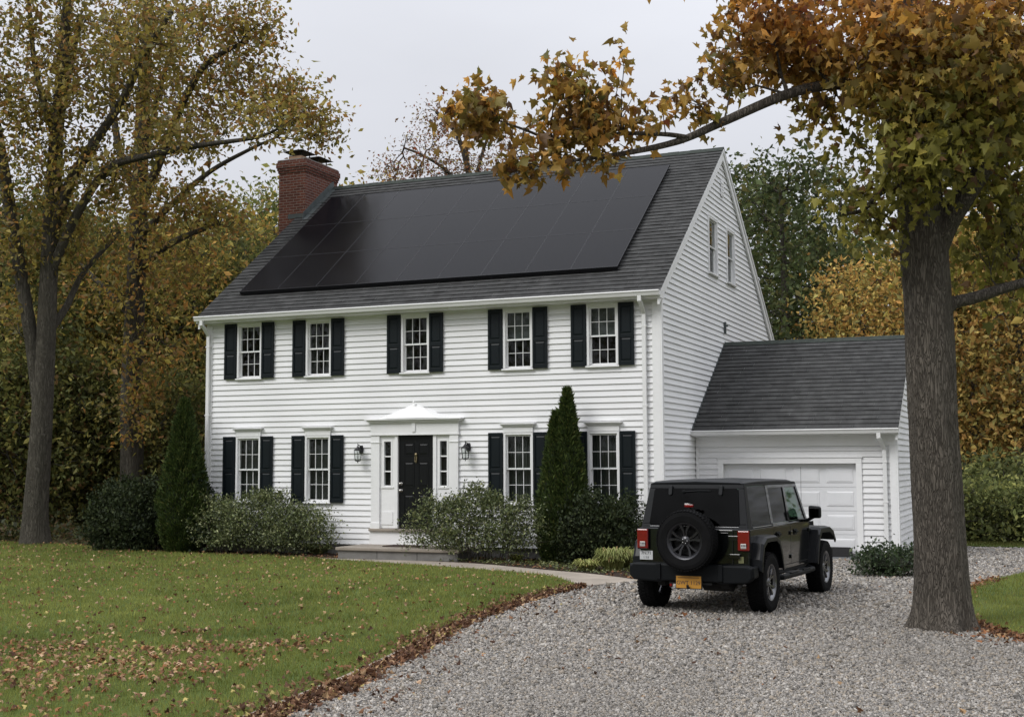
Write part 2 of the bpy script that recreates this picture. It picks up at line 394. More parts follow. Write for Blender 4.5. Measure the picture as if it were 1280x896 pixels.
m = MB(); m.box(HL, 0, -.046, 0, 5.348, 5.374); m.build('frieze_board', MT['white'], house)
m = MB(); m.box(RX0, RX1-.01, 2*RIDGE_Y-ye-.012, 2*RIDGE_Y-ye+.012, 5.376, 5.50); m.box(RX0, RX1-.01, HD, 2*RIDGE_Y-ye, 5.375, 5.405); m.build('back_fascia', MT['white'], house)
def gutter(x0, x1, y, z, parent):
    """K-style gutter: back at y, top at z, open on top"""
    p = [(y, z), (y-.125, z), (y-.128, z-.02), (y-.108, z-.045), (y-.085, z-.10), (y, z-.105), (y, z-.10), (y-.08, z-.095), (y-.1, z-.045), (y-.118, z-.02), (y-.115, z-.008), (y-.004, z-.008)]
    p = [(y-.125, z), (y-.130, z-.02), (y-.108, z-.045), (y-.085, z-.105), (y-.001, z-.105), (y-.001, z), (y-.006, z), (y-.006, z-.099), (y-.082, z-.099), (y-.103, z-.045), (y-.12, z-.012)]
    m = MB(); m.prism(p, 'x', x0, x1)
    m.prism([(y-.125, z), (y-.130, z-.02), (y-.108, z-.045), (y-.085, z-.105), (y-.001, z-.105), (y-.001, z)], 'x', x0-.004, x0)
    m.prism([(y-.125, z), (y-.130, z-.02), (y-.108, z-.045), (y-.085, z-.105), (y-.001, z-.105), (y-.001, z)], 'x', x1, x1+.004)
    return m.build('gutter', MT['gutterw'], parent)
gutter(RX0, RX1-.01, ye-.013, 5.525, house)
def downspout(x, y, ztop, yw, parent, zb=.12, dx=0):
    m = MB()
    m.tube([(x, y, ztop), (x, y, ztop-.10), (x+dx*.5, y+(yw-y)*.4, ztop-.17), (x+dx, yw, ztop-.33), (x+dx, yw, ztop-.42), (x+dx, yw, zb+.1), (x+dx, yw-.06, zb), (x+dx, yw-.22, zb-.04)], .04, flat=(.085, .062))
    o = m.build('downspout', MT['gutterw'], parent, bevel=.008)
    for z in (ztop-.6, 3.2, 1.2):
        if z < ztop-.5: s = MB(); s.box(x+dx-.055, x+dx+.055, yw-.035, yw+.045, z-.018, z+.018); s.build('strap', MT['gutterw'], o)
    return o
downspout(-.33, ye-.07, 5.43, -.075, house)
downspout(HL+.07, ye-.07, 5.43, -.085, house)
# corner boards
def board(x0, x1, y0, y1, z0, z1, name='corner_board', parent=None, mt='white', bevel=.004):
    m = MB(); m.box(x0, x1, y0, y1, z0, z1); return m.build(name, MT[mt], parent or house, bevel=bevel)
board(-.17, .0, -.04, -.0, .25, 5.345)
board(.0, .038, -.038, .085, .25, 5.42)
board(HL-.02, HL+.15, -.04, 0, .25, 5.345)
board(.0, .038, HD-.12, HD+.02, .25, 5.4)
# ------------------------------------------------------------------ windows
def sash(m, x0, x1, z0, z1, y0, y1, cols, rows, st=.026, mu=.0105):
    m.box(x0, x0+st, y0, y1, z0, z1); m.box(x1-st, x1, y0, y1, z0, z1)
    m.box(x0+st, x1-st, y0, y1, z0, z0+st*1.1); m.box(x0+st, x1-st, y0, y1, z1-st, z1)
    gx0, gx1, gz0, gz1 = x0+st, x1-st, z0+st*1.1, z1-st
    for i in range(1, cols): x = gx0+(gx1-gx0)*i/cols; m.box(x-mu/2, x+mu/2, y0+.004, y1-.006, gz0, gz1)
    for j in range(1, rows):
        z = gz0+(gz1-gz0)*j/rows
        for i in range(cols):
            xa = gx0+(gx1-gx0)*i/cols+mu/2; xb = gx0+(gx1-gx0)*(i+1)/cols-mu/2
            if i == 0: xa = gx0
            if i == cols-1: xb = gx1
            m.box(xa, xb, y0+.005, y1-.007, z-mu/2, z+mu/2)
def window(a, b, z0, z1, parent, cols=3, rows=2, crown=False, kind='curtain', xf=None):
    """built in the front-wall frame (x, y<0 outward, z); xf moves it to another wall"""
    f = MB(); t = TR
    f.box(a, a+t, -.048, .02, z0+.05, z1); f.box(b-t, b, -.048, .02, z0+.05, z1); f.box(a+t, b-t, -.048, .02, z1-t, z1)
    f.box(a-.0, b+.0, -.056, -.049+.002, z1+.001, z1+.014)
    # jamb
    f.box(a+t-.002, a+t+.010, -.03, .10, z0+.07, z1-t-.010); f.box(b-t-.010, b-t+.002, -.03, .10, z0+.07, z1-t-.010); f.box(a+t-.002, b-t+.002, -.03, .10, z1-t-.010, z1-t+.001)
    w = f.build('window', MT['white'], parent)
    s = MB(); s.prism([(-.085, z0), (-.085, z0+.028), (.09, z0+.062), (.09, z0)], 'x', a-.025, b+.025); s.build('sill', MT['white'], w)
    x0, x1 = a+t+.010, b-t-.010; zb, zt_ = z0+.058, z1-t-.010; zm = (zb+zt_)/2
    u = MB(); sash(u, x0, x1, zm-.02, zt_, .0, .034, cols, rows); u.build('upper_sash', MT['white'], w)
    l = MB(); sash(l, x0, x1, zb, zm+.02, .038, .072, cols, rows); l.build('lower_sash', MT['white'], w)
    g = MB(); g.add([(x0+.03, .017, zm), (x1-.03, .017, zm), (x1-.03, .017, zt_-.03), (x0+.03, .017, zt_-.03)], [(0, 1, 2, 3)])
    g.add([(x0+.03, .055, zb+.03), (x1-.03, .055, zb+.03), (x1-.03, .055, zm), (x0+.03, .055, zm)], [(0, 1, 2, 3)])
    g.build('glass', MT['glass'], w, recalc=False)
    # room behind, with curtains or a blind
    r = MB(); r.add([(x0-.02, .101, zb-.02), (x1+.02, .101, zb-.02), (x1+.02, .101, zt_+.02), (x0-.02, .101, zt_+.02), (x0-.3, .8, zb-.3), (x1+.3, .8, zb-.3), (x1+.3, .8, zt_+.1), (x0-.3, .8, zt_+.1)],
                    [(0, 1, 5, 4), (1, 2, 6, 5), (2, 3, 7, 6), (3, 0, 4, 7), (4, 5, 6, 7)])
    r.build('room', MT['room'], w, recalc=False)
    c = MB()
    def drape(xa, xb, za, zc, n=26, amp=.014, y=.15):
        vs = []
        for i in range(n+1):
            x = xa+(xb-xa)*i/n; yy = y+amp*math.sin(i*1.45+xa*7)+amp*.5*math.sin(i*.6)
            vs += [(x, yy, za), (x, yy, zc)]
        c.add(vs, [(2*i, 2*i+2, 2*i+3, 2*i+1) for i in range(n)])
    rnd = random.Random(a*7+z0)
    if kind == 'curtain':
        g1 = rnd.uniform(.25, .42)*(x1-x0); drape(x0-.01, x0+g1, zb, zt_); drape(x1-g1, x1+.01, zb, zt_)
        nm = 'curtain'
    elif kind == 'sheer': drape(x0-.01, x1+.01, zb, zt_, 40); nm = 'curtain'
    else:
        zc = zb+(zt_-zb)*kind; k = 0; z = zt_
        while z > zc: c.box(x0, x1, .13, .139, z-.020, z-.001); z -= .026
        nm = 'blind'
    c.build(nm, MT['curtain'] if nm == 'curtain' else MT['blind'], w, recalc=False)
    if crown:
        k = MB(); k.box(a, b, -.05, 0, z1+.016, z1+.12); k.build('window_header', MT['white'], w)
        k = MB()
        for (h0, h1, pr, ex) in ((.121, .150, .075, .02), (.150, .172, .105, .05), (.172, .196, .125, .07)): k.box(a-ex, b+ex, -pr, 0, z1+h0, z1+h1-.001)
        k.build('crown_moulding', MT['white'], w, bevel=.004)
    if xf: w.matrix_local = xf
    return w
def shutter(x0, x1, z0, z1):
    m = MB(); st = .05; y0, y1 = -.075, -.04
    m.box(x0+.01, x1-.01, y0+.016, y1, z0+.01, z1-.01)
    m.box(x0, x0+st, y0, y1+.001, z0, z1); m.box(x1-st, x1, y0, y1+.001, z0, z1)
    zm = z0+(z1-z0)*.47
    for a, b in ((z0, z0+.09), (zm-.04, zm+.04), (z1-.07, z1)): m.box(x0+st, x1-st, y0+.001, y1, a, b)
    for a, b in ((z0+.09, zm-.04), (zm+.04, z1-.07)):
        # raised centre panel with bevelled edges
        p0 = [(x0+st+.012, y0+.0155, a+.012), (x1-st-.012, y0+.0155, a+.012), (x1-st-.012, y0+.0155, b-.012), (x0+st+.012, y0+.0155, b-.012)]
        p1 = [(x0+st+.035, y0+.005, a+.04), (x1-st-.035, y0+.005, a+.04), (x1-st-.035, y0+.005, b-.04), (x0+st+.035, y0+.005, b-.04)]
        m.loft(p0, p1)
    m.build('shutter', MT['shutter'], house, bevel=.003)
SW = .335
kinds2 = [.93, 'curtain', 'curtain', .52, .5]
for i, (a, b) in enumerate(WX):
    window(a, b, Z2[0], Z2[1], house, kind=kinds2[i]); shutter(a-SW-.012, a-.012, Z2[0]+.02, Z2[1]+.01); shutter(b+.012, b+SW+.012, Z2[0]+.02, Z2[1]+.01)
for i, kd in ((0, 'sheer'), (1, 'sheer'), (3, 'sheer'), (4, 'sheer')):
    a, b = WX[i]
    window(a, b, Z1[0], Z1[1], house, crown=True, kind=kd); shutter(a-SW-.012, a-.012, Z1[0]+.02, Z1[1]); shutter(b+.012, b+SW+.012, Z1[0]+.02, Z1[1])
# gable windows, turned to the +X wall
for a, b, c, d in GW:
    xf = Matrix.Rotation(R(90), 4, 'Z')
    window(a, b, c, d, house, cols=1, rows=1, kind='curtain', xf=xf)
# ------------------------------------------------------------------ front door and its surround
ds = MB()
for x0, x1 in ((-6.71, -6.50), (-4.77, -4.56)):
    ds.box(x0, x1, -.07, 0, .56, 2.66); ds.box(x0-.012, x1+.012, -.085, 0, .56, .74); ds.box(x0-.012, x1+.012, -.085, 0, 2.50, 2.53)
ds.box(-6.13, -6.05, -.05, .06, .62, 2.68); ds.box(-5.18, -5.10, -.05, .06, .62, 2.68)
ds.box(-6.50, -4.77, -.045, .06, 2.67, 2.72)
surround = ds.build('door_surround', MT['white'], house, bevel=.004)
m = MB(); m.box(-6.74, -4.53, -.09, 0, 2.665, 2.70); m.box(-6.72, -4.55, -.075, 0, 2.701, 2.93)
for h0, h1, pr, ex in ((2.931, 2.965, .11, .03), (2.965, 3.0, .15, .07), (3.0, 3.035, .19, .11)): m.box(-6.72-ex, -4.55+ex, -pr, 0, h0, h1-.001)
m.build('entablature', MT['white'], surround, bevel=.005)
# concave pediment: small swept roof that comes to a point
m = MB(); cxp = -5.635
rows_ = []
for k in range(9):
    t = k/8; hw = .86*(1-t)**1.18+.018; dp = .175*(1-t)**1.1+.02; z = 3.036+.34*t
    rows_.append([(cxp-hw, .0, z), (cxp-hw, -dp*.55, z), (cxp-hw*.72, -dp, z), (cxp, -dp*1.04, z), (cxp+hw*.72, -dp, z), (cxp+hw, -dp*.55, z), (cxp+hw, 0, z)])
for p, q in zip(rows_[:-1], rows_[1:]): m.loft(p, q, caps=False)
m.add(rows_[-1], [tuple(range(7))])
m.build('pediment', MT['white'], surround, recalc=True)
m = MB(); m.prism([(-5.67, 2.74), (-5.60, 2.74), (-5.585, 3.0), (-5.685, 3.0)], 'y', -.10, -.076); m.lathe([(.001, 0), (.03, .01), (.018, .05), (.001, .07)], (cxp, -.09, 3.36), 'z', 10)
m.build('keystone', MT['white'], surround)
for x0, x1 in ((-6.50, -6.13), (-5.10, -4.77)):
    m = MB(); gx0, gx1 = (x0+x1)/2-.085, (x0+x1)/2+.085
    m.box(x0, gx0, -.02, .05, .62, 2.669); m.box(gx1, x1, -.02, .05, .62, 2.669)
    m.box(gx0, gx1, -.02, .05, .62, 1.56); m.box(gx0, gx1, -.02, .05, 2.53, 2.669)
    for z in (1.87, 2.20): m.box(gx0, gx1, -.015, .04, z-.014, z+.014)
    m.box(x0+.05, x1-.05, -.034, -.021, .70, .98); m.box(x0+.03, x1-.03, -.04, -.021, 1.50, 1.535)
    m.box(gx0-.03, gx0, -.032, -.021, 1.555, 2.55); m.box(gx1, gx1+.03, -.032, -.021, 1.555, 2.55); m.box(gx0, gx1, -.032, -.021, 2.53, 2.56)
    sdl = m.build('sidelight', MT['white'], surround)
    g = MB(); g.add([(gx0, .01, 1.56), (gx1, .01, 1.56), (gx1, .01, 2.53), (gx0, .01, 2.53)], [(0, 1, 2, 3)]); 
    g.build('sidelight_glass', MT['glass'], surround, recalc=False)
m = MB(); m.box(-6.5, -4.77, .075, .8, .4, 2.75); m.build('hall', MT['room'], surround)
m = MB(); m.box(-6.74, -4.53, -.13, .02, .555, .612); m.build('threshold', MT['stone'], surround, bevel=.01)
m = MB(); m.box(-6.74, -4.53, -.075, -.0, .25, .553); m.build('base_board', MT['white'], surround)
dm = MB(); x0, x1, z0, z1 = -6.05, -5.18, .615, 2.67
dm.box(x0, x1, .012, .055, z0, z1)
cw = (x1-x0-.13*2-.10)/2
for (za, zb_) in ((z0+.22, z0+.75), (z0+.90, z0+1.47), (z0+1.60, z0+1.88)):
    for k in range(2):
        xa = x0+.13+k*(cw+.10); xb = xa+cw
        dm.box(xa, xb, .004, .0121, za, za+.016); dm.box(xa, xb, .004, .0121, zb_-.016, zb_); dm.box(xa, xa+.016, .004, .0121, za+.016, zb_-.016); dm.box(xb-.016, xb, .004, .0121, za+.016, zb_-.016)
        dm.loft([(xa+.03, .0121, za+.03), (xb-.03, .0121, za+.03), (xb-.03, .0121, zb_-.03), (xa+.03, .0121, zb_-.03)], [(xa+.055, .005, za+.055), (xb-.055, .005, za+.055), (xb-.055, .005, zb_-.055), (xa+.055, .005, zb_-.055)])
door = dm.build('door', MT['doorp'], house)
m = MB(); m.box(-5.635, -5.595, -.006, .011, 2.06, 2.27); m.lathe([(.012, -.03), (.03, -.025), (.03, -.012), (.014, -.006)], (-5.615, .0, 2.235), 'y', 14); m.tube([(-5.64, -.02, 2.2), (-5.64, -.03, 2.10), (-5.615, -.035, 2.075), (-5.59, -.03, 2.10), (-5.59, -.02, 2.2)], .008, 8)
m.build('door_knocker', MT['brass'], door, smooth=False)
for z, r in ((1.60, .03), (1.45, .032)):
    m = MB(); m.lathe([(.001, -.07), (r*.8, -.066), (r, -.045), (r*.7, -.028), (.014, -.02), (.014, .0), (.032, .002), (.032, .0115)], (-5.985, 0, z), 'y', 20); m.build('door_knob' if r > .031 else 'deadbolt', MT['nickel'], door, smooth=True)
# chimney
ch = MB(); cx0, cx1, cy0, cy1 = -11.86, -11.02, 3.95, 5.62
ch.box(cx0, cx1, cy0, cy1, 0, 9.93)
for k, (e, a, b) in enumerate(((.02, 9.93, 10.0), (.04, 10.0, 10.07), (.06, 10.07, 10.21), (.035, 10.21, 10.27))): ch.box(cx0-e, cx1+e, cy0-e, cy1+e, a+.001, b)
chimney = ch.build('chimney', MT['brick'], house)
m = MB(); m.box(cx0-.02, cx1+.02, cy0-.02, cy1+.02, 10.271, 10.30)
m.build('crown', MT['concrete'], chimney)
for yc in (4.32, 5.2):
    f = MB()
    f.box(cx0+.22, cx1-.22, yc-.24, yc+.24, 10.301, 10.42); f.build('flue', MT['clay'], chimney)
    f = MB(); 
    for sx in (cx0+.24, cx1-.24):
        for sy in (yc-.21, yc+.21): f.box(sx-.012, sx+.012, sy-.012, sy+.012, 10.42, 10.54)
    w = .36
    f.loft([(cx0+.08, yc-w, 10.535), (cx1-.08, yc-w, 10.535), (cx1-.08, yc+w, 10.535), (cx0+.08, yc+w, 10.535)], [(cx0+.30, yc-.12, 10.62), (cx1-.30, yc-.12, 10.62), (cx1-.30, yc+.12, 10.62), (cx0+.30, yc+.12, 10.62)])
    f.build('flue_cap', MT['blackmetal'], chimney)
m = MB()
m.prism([(3.80, roof_z(3.80)+.012), (5.42, RIDGE_Z+.012), (5.42, RIDGE_Z+.19), (5.30, RIDGE_Z+.14), (3.85, roof_z(3.85)+.20)], 'x', cx1+.001, cx1+.012)
m.add([(cx1+.012, 3.80, roof_z(3.80)+.022), (cx1+.15, 3.80, roof_z(3.80)+.022), (cx1+.15, 5.42, RIDGE_Z+.022), (cx1+.012, 5.42, RIDGE_Z+.022)], [(0, 1, 2, 3)])
m.prism([(cx0+.3, roof_z(cy0-.012)), (cx1+.02, roof_z(cy0-.012)), (cx1+.02, roof_z(cy0)+.12), (cx0+.3, roof_z(cy0)+.12)], 'y', cy0-.012, cy0-.002)
m.build('flashing', MT['flash'], chimney)
m = MB(); m.box(.025, .075, 5.38, 5.44, 5.16, 5.45); m.box(.075, .12, 5.39, 5.43, 5.33, 5.37); m.build('cable_bracket', MT['flash'], house)
m = MB(); m.box(.026, .05, 5.30, 5.54, 8.55, 8.95)
for k in range(5): m.box(.05, .058, 5.31, 5.53, 8.58+k*.07, 8.60+k*.07)
m.build('gable_vent', MT['white'], house)

# solar array: 27 panels, each a part
arr = empty('solar_array', (RX0, ye, ze)); arr.rotation_euler = (PIT, 0, 0)
tag(arr, 'black solar array of three rows covering the front slope of the main roof', 'solar panels')
PW, PH = 1.062, 1.735; ax0 = -10.60-RX0; s0 = (.47-ye)/math.cos(PIT)
for r_ in range(3):
    for c_ in range(9):
        x = ax0+c_*PW; s = s0+r_*PH
        m = MB(); m.box(x+.016, x+PW-.016, s+.016, s+PH-.016, .095, .1228); pn = m.build('solar_panel', MT['panel'], arr)
        f = MB(); g_ = .003
        f.box(x+g_, x+PW-g_, s+g_, s+.0155, .085, .125); f.box(x+g_, x+PW-g_, s+PH-.0155, s+PH-g_, .085, .125)
        f.box(x+g_, x+.0155, s+.0155, s+PH-.0155, .085, .125); f.box(x+PW-.0155, x+PW-g_, s+.0155, s+PH-.0155, .085, .125)
        f.build('panel_frame', MT['panelframe'], pn)
m = MB()
for r_ in range(3):
    for k in (.25, .75): m.box(ax0+.05, ax0+9*PW-.05, s0+(r_+k)*PH-.02, s0+(r_+k)*PH+.02, .04, .084)
for r_ in range(3):
    for i in range(9):
        for k in (.25, .75): m.box(ax0+.4+i*PW, ax0+.46+i*PW, s0+(r_+k)*PH-.03, s0+(r_+k)*PH+.03, .008, .0401)
m.build('mounting_rail', MT['blackmetal'], arr)
m = MB(); m.box(ax0, ax0+9*PW, s0-.012, s0+.004, .03, .123); m.build('skirt', MT['panelframe'], arr)

# wall lanterns
def lantern(x, z, label):
    t = empty('wall_lantern', (x, -.03, z)); tag(t, label, 'lantern', 'carriage lanterns beside the front door')
    m = MB(); m.prism([(-.045, -.05), (.045, -.05), (.05, .06), (.03, .12), (-.03, .12), (-.05, .06)], 'y', -.02, .012)
    m.tube([(0, -.02, .05), (0, -.08, .12), (0, -.14, .13), (0, -.165, .09), (0, -.16, .04)], .011, 8); m.build('bracket', MT['blackmetal'], t)
    c = (0, -.16, 0)
    m = MB(); m.lathe([(.001, .17), (.012, .15), (.006, .12), (.016, .105), (.03, .08), (.045, .06), (.10, .02), (.105, 0), (.001, 0)], c, 'z', 6); m.build('cap', MT['blackmetal'], t)
    m = MB(); m.lathe([(.07, -.21), (.09, -.004)], c, 'z', 6); g = m.build('lantern_glass', MT['lampglass'], t)
    m = MB()
    for k in range(6):
        a = 2*math.pi*k/6; m.tube([(c[0]+.073*math.cos(a), c[1]+.073*math.sin(a), -.215), (c[0]+.093*math.cos(a), c[1]+.093*math.sin(a), 0)], .0065, 5)
    m.lathe([(.001, -.275), (.012, -.262), (.008, -.245), (.05, -.235), (.077, -.222), (.077, -.208), (.001, -.208)], c, 'z', 6); m.build('cage', MT['blackmetal'], t)
    m = MB(); m.lathe([(.013, -.205), (.013, -.12), (.001, -.115)], c, 'z', 10); m.build('candle_sleeve', MT['white'], t)
lantern(-6.98, 2.33, 'black carriage lantern on the clapboards to the left of the front door')
lantern(-4.33, 2.36, 'black carriage lantern on the clapboards to the right of the front door')
# stone landing
st = MB(); st.box(-6.92, -4.0, -1.24, -.06, .20, .265)
step = st.build('front_step', MT['stone'], None, bevel=.012); tag(step, 'low grey stone landing below the black front door', 'step')
m = MB(); xx = -6.88
while xx < -4.05:
    w = min(.95, -4.04-xx); m.box(xx+.004, xx+w-.004, -1.19, -.5, 0, .199); xx += w
m.box(-6.885, -6.6, -1.18, -.1, 0, .19)
m.build('riser', MT['stone_side'], step, bevel=.008)
m = MB(); m.box(-6.02, -5.15, -.80, -.28, .266, .285); t = m.build('doormat', MT['mat'], None, bevel=.006); tag(t, 'dark brown doormat lying on the stone landing', 'doormat')

# ================================================================== GARAGE
gar = empty('garage', (0, 2.57, 0)); tag(gar, 'white single car garage attached to the right of the house under a grey shingle roof', 'garage')
GX, GY, GRY, GRZ = 4.30, 2.57, 5.47, 4.93
gs = .686; gp = math.atan(gs); gye = 2.27
def groof(y): return GRZ-gs*(GRY-y)
def gloc(o):  # children were built in world coordinates: keep them there
    o.location = Vector(o.location)-Vector((0, 2.57, 0)); return o
m = MB(); siding_strip(m, front_place(GY), lambda z: .03, lambda z: GX, .12, groof(GY)-.06, [(.60, 3.52, 0, 2.06)], zbase=.12); gloc(m.build('front_siding', MT['siding'], gar, recalc=False))
gyl = lambda z: GY if z < groof(GY)-.08 else GRY-(GRZ-.06-z)/gs
m = MB(); siding_strip(m, right_place(GX), lambda z: max(GY, gyl(z)), lambda z: 2*GRY-max(GY, gyl(z)), .12, GRZ-.1, (), zbase=.12); gloc(m.build('gable_siding', MT['siding'], gar, recalc=False))
m = MB(); siding_strip(m, lambda x, z, o: (x, 2*GRY-GY+o, z), lambda z: .03, lambda z: GX, .12, 2.8, (), zbase=.12); gloc(m.build('back_siding', MT['siding'], gar, recalc=False))
m = MB(); m.box(.05, GX-.03, GY+.03, 2*GRY-GY-.03, 0, .118); gloc(m.build('foundation', MT['concrete'], gar))
gr = roof_plane('roof', 4.40-.03, (GRY-gye)/math.cos(gp), gp, (.03, gye, groof(gye)), 0, gar); gloc(gr)
gr2 = roof_plane('roof', 4.40-.03, (GRY-gye)/math.cos(gp), gp, (4.40, 2*GRY-gye, groof(gye)), math.pi, gar); gloc(gr2)
m = MB()
for f in ((lambda y: y), (lambda y: 2*GRY-y)): m.prism([(f(gye), groof(gye)-.004), (f(GRY), GRZ-.004), (f(GRY), GRZ-.09), (f(gye), groof(gye)-.09)], 'x', .032, 4.397)
gloc(m.build('roof_deck', MT['white'], gar))
m = MB(); m.prism([(GRY-.14, GRZ-.075), (GRY, GRZ+.03), (GRY+.14, GRZ-.075), (GRY, GRZ+.004)], 'x', .03, 4.41); gloc(m.build('ridge_cap', MT['ridge'], gar))
m = MB()
for f in ((lambda y: y), (lambda y: 2*GRY-y)): m.prism([(f(gye), groof(gye)-.092), (f(GRY), GRZ-.092), (f(GRY), GRZ-.25), (f(gye), groof(gye)-.25)], 'x', GX+.028, GX+.07)
gloc(m.build('rake_board', MT['white'], gar))
m = MB(); m.prism([(gye-.02, groof(gye)+.016), (GRY, GRZ+.016), (GRY, GRZ+.06), (gye-.02, groof(gye)+.06)], 'x', .026, .034); gloc(m.build('flashing', MT['flash'], gar))
zf = groof(gye)
m = MB(); m.box(.032, 4.39, gye, GY, zf-.135, zf-.105); m.box(.032, 4.39, gye-.012, gye+.012, zf-.134, zf-.03); gloc(m.build('soffit', MT['white'], gar))
m = MB(); m.box(.03, GX, GY-.045, GY-.0, zf-.36, zf-.136); gloc(m.build('frieze_board', MT['white'], gar))
gloc(gutter(-.06, 4.40, gye-.013, zf-.005, gar))
gloc(downspout(4.0, gye-.07, zf-.10, GY-.075, gar, dx=.07))
gloc(board(GX-.13, GX, GY-.04, GY, .12, zf-.14, parent=gar)); gloc(board(GX, GX+.038, GY-.038, GY+.09, .12, zf-.14, parent=gar)); gloc(board(.03, .09, GY-.04, GY, .12, zf-.37, parent=gar))
m = MB(); m.box(.52, .64, GY-.05, GY+.12, 0, 2.0); m.box(3.48, 3.60, GY-.05, GY+.12, 0, 2.0); m.box(.52, 3.60, GY-.05, GY+.12, 2.001, 2.12); m.box(.50, 3.62, GY-.065, GY, 2.121, 2.14)
gloc(m.build('door_frame', MT['white'], gar, bevel=.004))
m = MB(); dx0, dx1 = .642, 3.478; rows4 = 4; hh = 1.99/rows4; yd = GY+.09
for r_ in range(4):
    z0 = .008+r_*hh; z1 = z0+hh-.006
    m.box(dx0, dx1, yd, yd+.04, z0, z1)
    for c_ in range(4):
        w = (dx1-dx0)/4; xa = dx0+c_*w+.07; xb = dx0+(c_+1)*w-.07; za = z0+.085; zb_ = z1-.085
        q = .022
        # sunk groove and raised field
        m.loft([(xa, yd-.0005, za), (xb, yd-.0005, za), (xb, yd-.0005, zb_), (xa, yd-.0005, zb_)], [(xa+q, yd-.013, za+q), (xb-q, yd-.013, za+q), (xb-q, yd-.013, zb_-q), (xa+q, yd-.013, zb_-q)])
        m.box(xa+.05, xb-.05, yd-.019, yd-.013, za+.045, zb_-.045)
gloc(m.build('garage_door', MT['garagedoor'], gar))
m = MB(); m.box(.3, 3.8, 1.95, GY+.2, -.02, .012); t = m.build('garage_apron', MT['concrete'], None); tag(t, kind='structure')
# black panel leaning at the bottom right corner of the garage door
m = MB(); m.prism([(2.55, .05), (3.37, .05), (3.37, .19), (3.355, .23), (3.32, .25), (2.55, .25)], 'y', GY-.10, GY-.055); m2 = m
bp_ = m.build('rubber_panel', MT['rubber'], None, bevel=.006); tag(bp_, 'low black rubber panel leaning against the lower right corner of the garage door', 'rubber panel')
m = MB(); m.prism([(-.14, .012), (-.085, .05), (-.055, .05), (-.055, .012)], 'x', 2.55, 3.38); o = m.build('foot_strip', MT['greystrip'], bp_); o.location = (0, GY, 0)
# ================================================================== OFF-ROAD VEHICLE (parked, seen from behind right)
MT['paint'] = mat('black_car_paint', (.0035, .0042, .0042), .14, spec=.4, coat=.45, var=.1, vscale=3)
MT['topplastic'] = mat('hardtop_black', (.0065, .0075, .009), .42, spec=.18, bump=.15, bscale=250)
MT['flare'] = mat('fender_flare_satin', (.0055, .0065, .008), .34, spec=.22)
MT['bumper'] = mat('bumper_plastic', (.005, .006, .007), .5, spec=.15, bump=.3, bscale=180)
MT['tyre'] = mat('tyre_rubber', (.006, .006, .0063), .82, spec=.12, var=.3, vscale=8, bump=.3, bscale=60)
MT['rimdark'] = mat('gunmetal_rim', (.05, .05, .054), .32, metal=.8)
MT['rimsilver'] = mat('polished_rim', (.20, .20, .21), .25, metal=.95)
MT['privacy'] = glassmat('privacy_glass', (.045, .05, .045), rough=.06, ior=1.27)
MT['clear'] = glassmat('clear_green_glass', (.50, .60, .53), ior=1.45)
MT['redlens'] = mat('red_lens', (.17, .005, .006), .12, coat=.6, var=.2, vscale=30)
MT['whitelens'] = mat('white_lens', (.62, .6, .58), .25)
MT['amberplate'] = mat('amber_plate', (.50, .24, .03), .5, var=.08, vscale=20)
MT['navy'] = mat('plate_navy_ink', (.02, .02, .04), .5)
MT['plateheader'] = mat('plate_brown_ink', (.25, .12, .02), .5)
MT['plwhite'] = mat('sticker_white', (.55, .56, .56), .5)
MT['ink'] = mat('dark_ink', (.05, .05, .055), .6)
MT['chromeish'] = mat('bright_trim', (.5, .5, .5), .25, metal=1)
MT['under'] = mat('underbody', (.008, .008, .008), .8)
MT['seat'] = mat('black_seat', (.012, .012, .012), .8)
MT['olive'] = mat('olive_sticker', (.16, .16, .07), .6)
def text_mesh(name, body, size, m, parent, loc, rot, ext=.001, align='CENTER'):
    cu = bpy.data.curves.new(name, 'FONT'); cu.body = body; cu.size = size; cu.extrude = ext; cu.align_x = align; cu.align_y = 'CENTER'
    to = bpy.data.objects.new(name, cu); COL.objects.link(to)
    dg = bpy.context.evaluated_depsgraph_get(); me = bpy.data.meshes.new_from_object(to.evaluated_get(dg))
    bpy.data.objects.remove(to); bpy.data.curves.remove(cu); me.name = name
    me.materials.clear()
    o = link(name, me, m, parent, uv=False); o.location = loc; o.rotation_euler = rot; return o
JX, JY, JR = 3.0, -6.18, R(-4.9)
jp = empty('off_road_vehicle', (JX, JY, 0), JR)
tag(jp, 'black boxy off-road vehicle with a spare wheel on its tailgate, parked on the gravel', 'car')
AX = 1.475
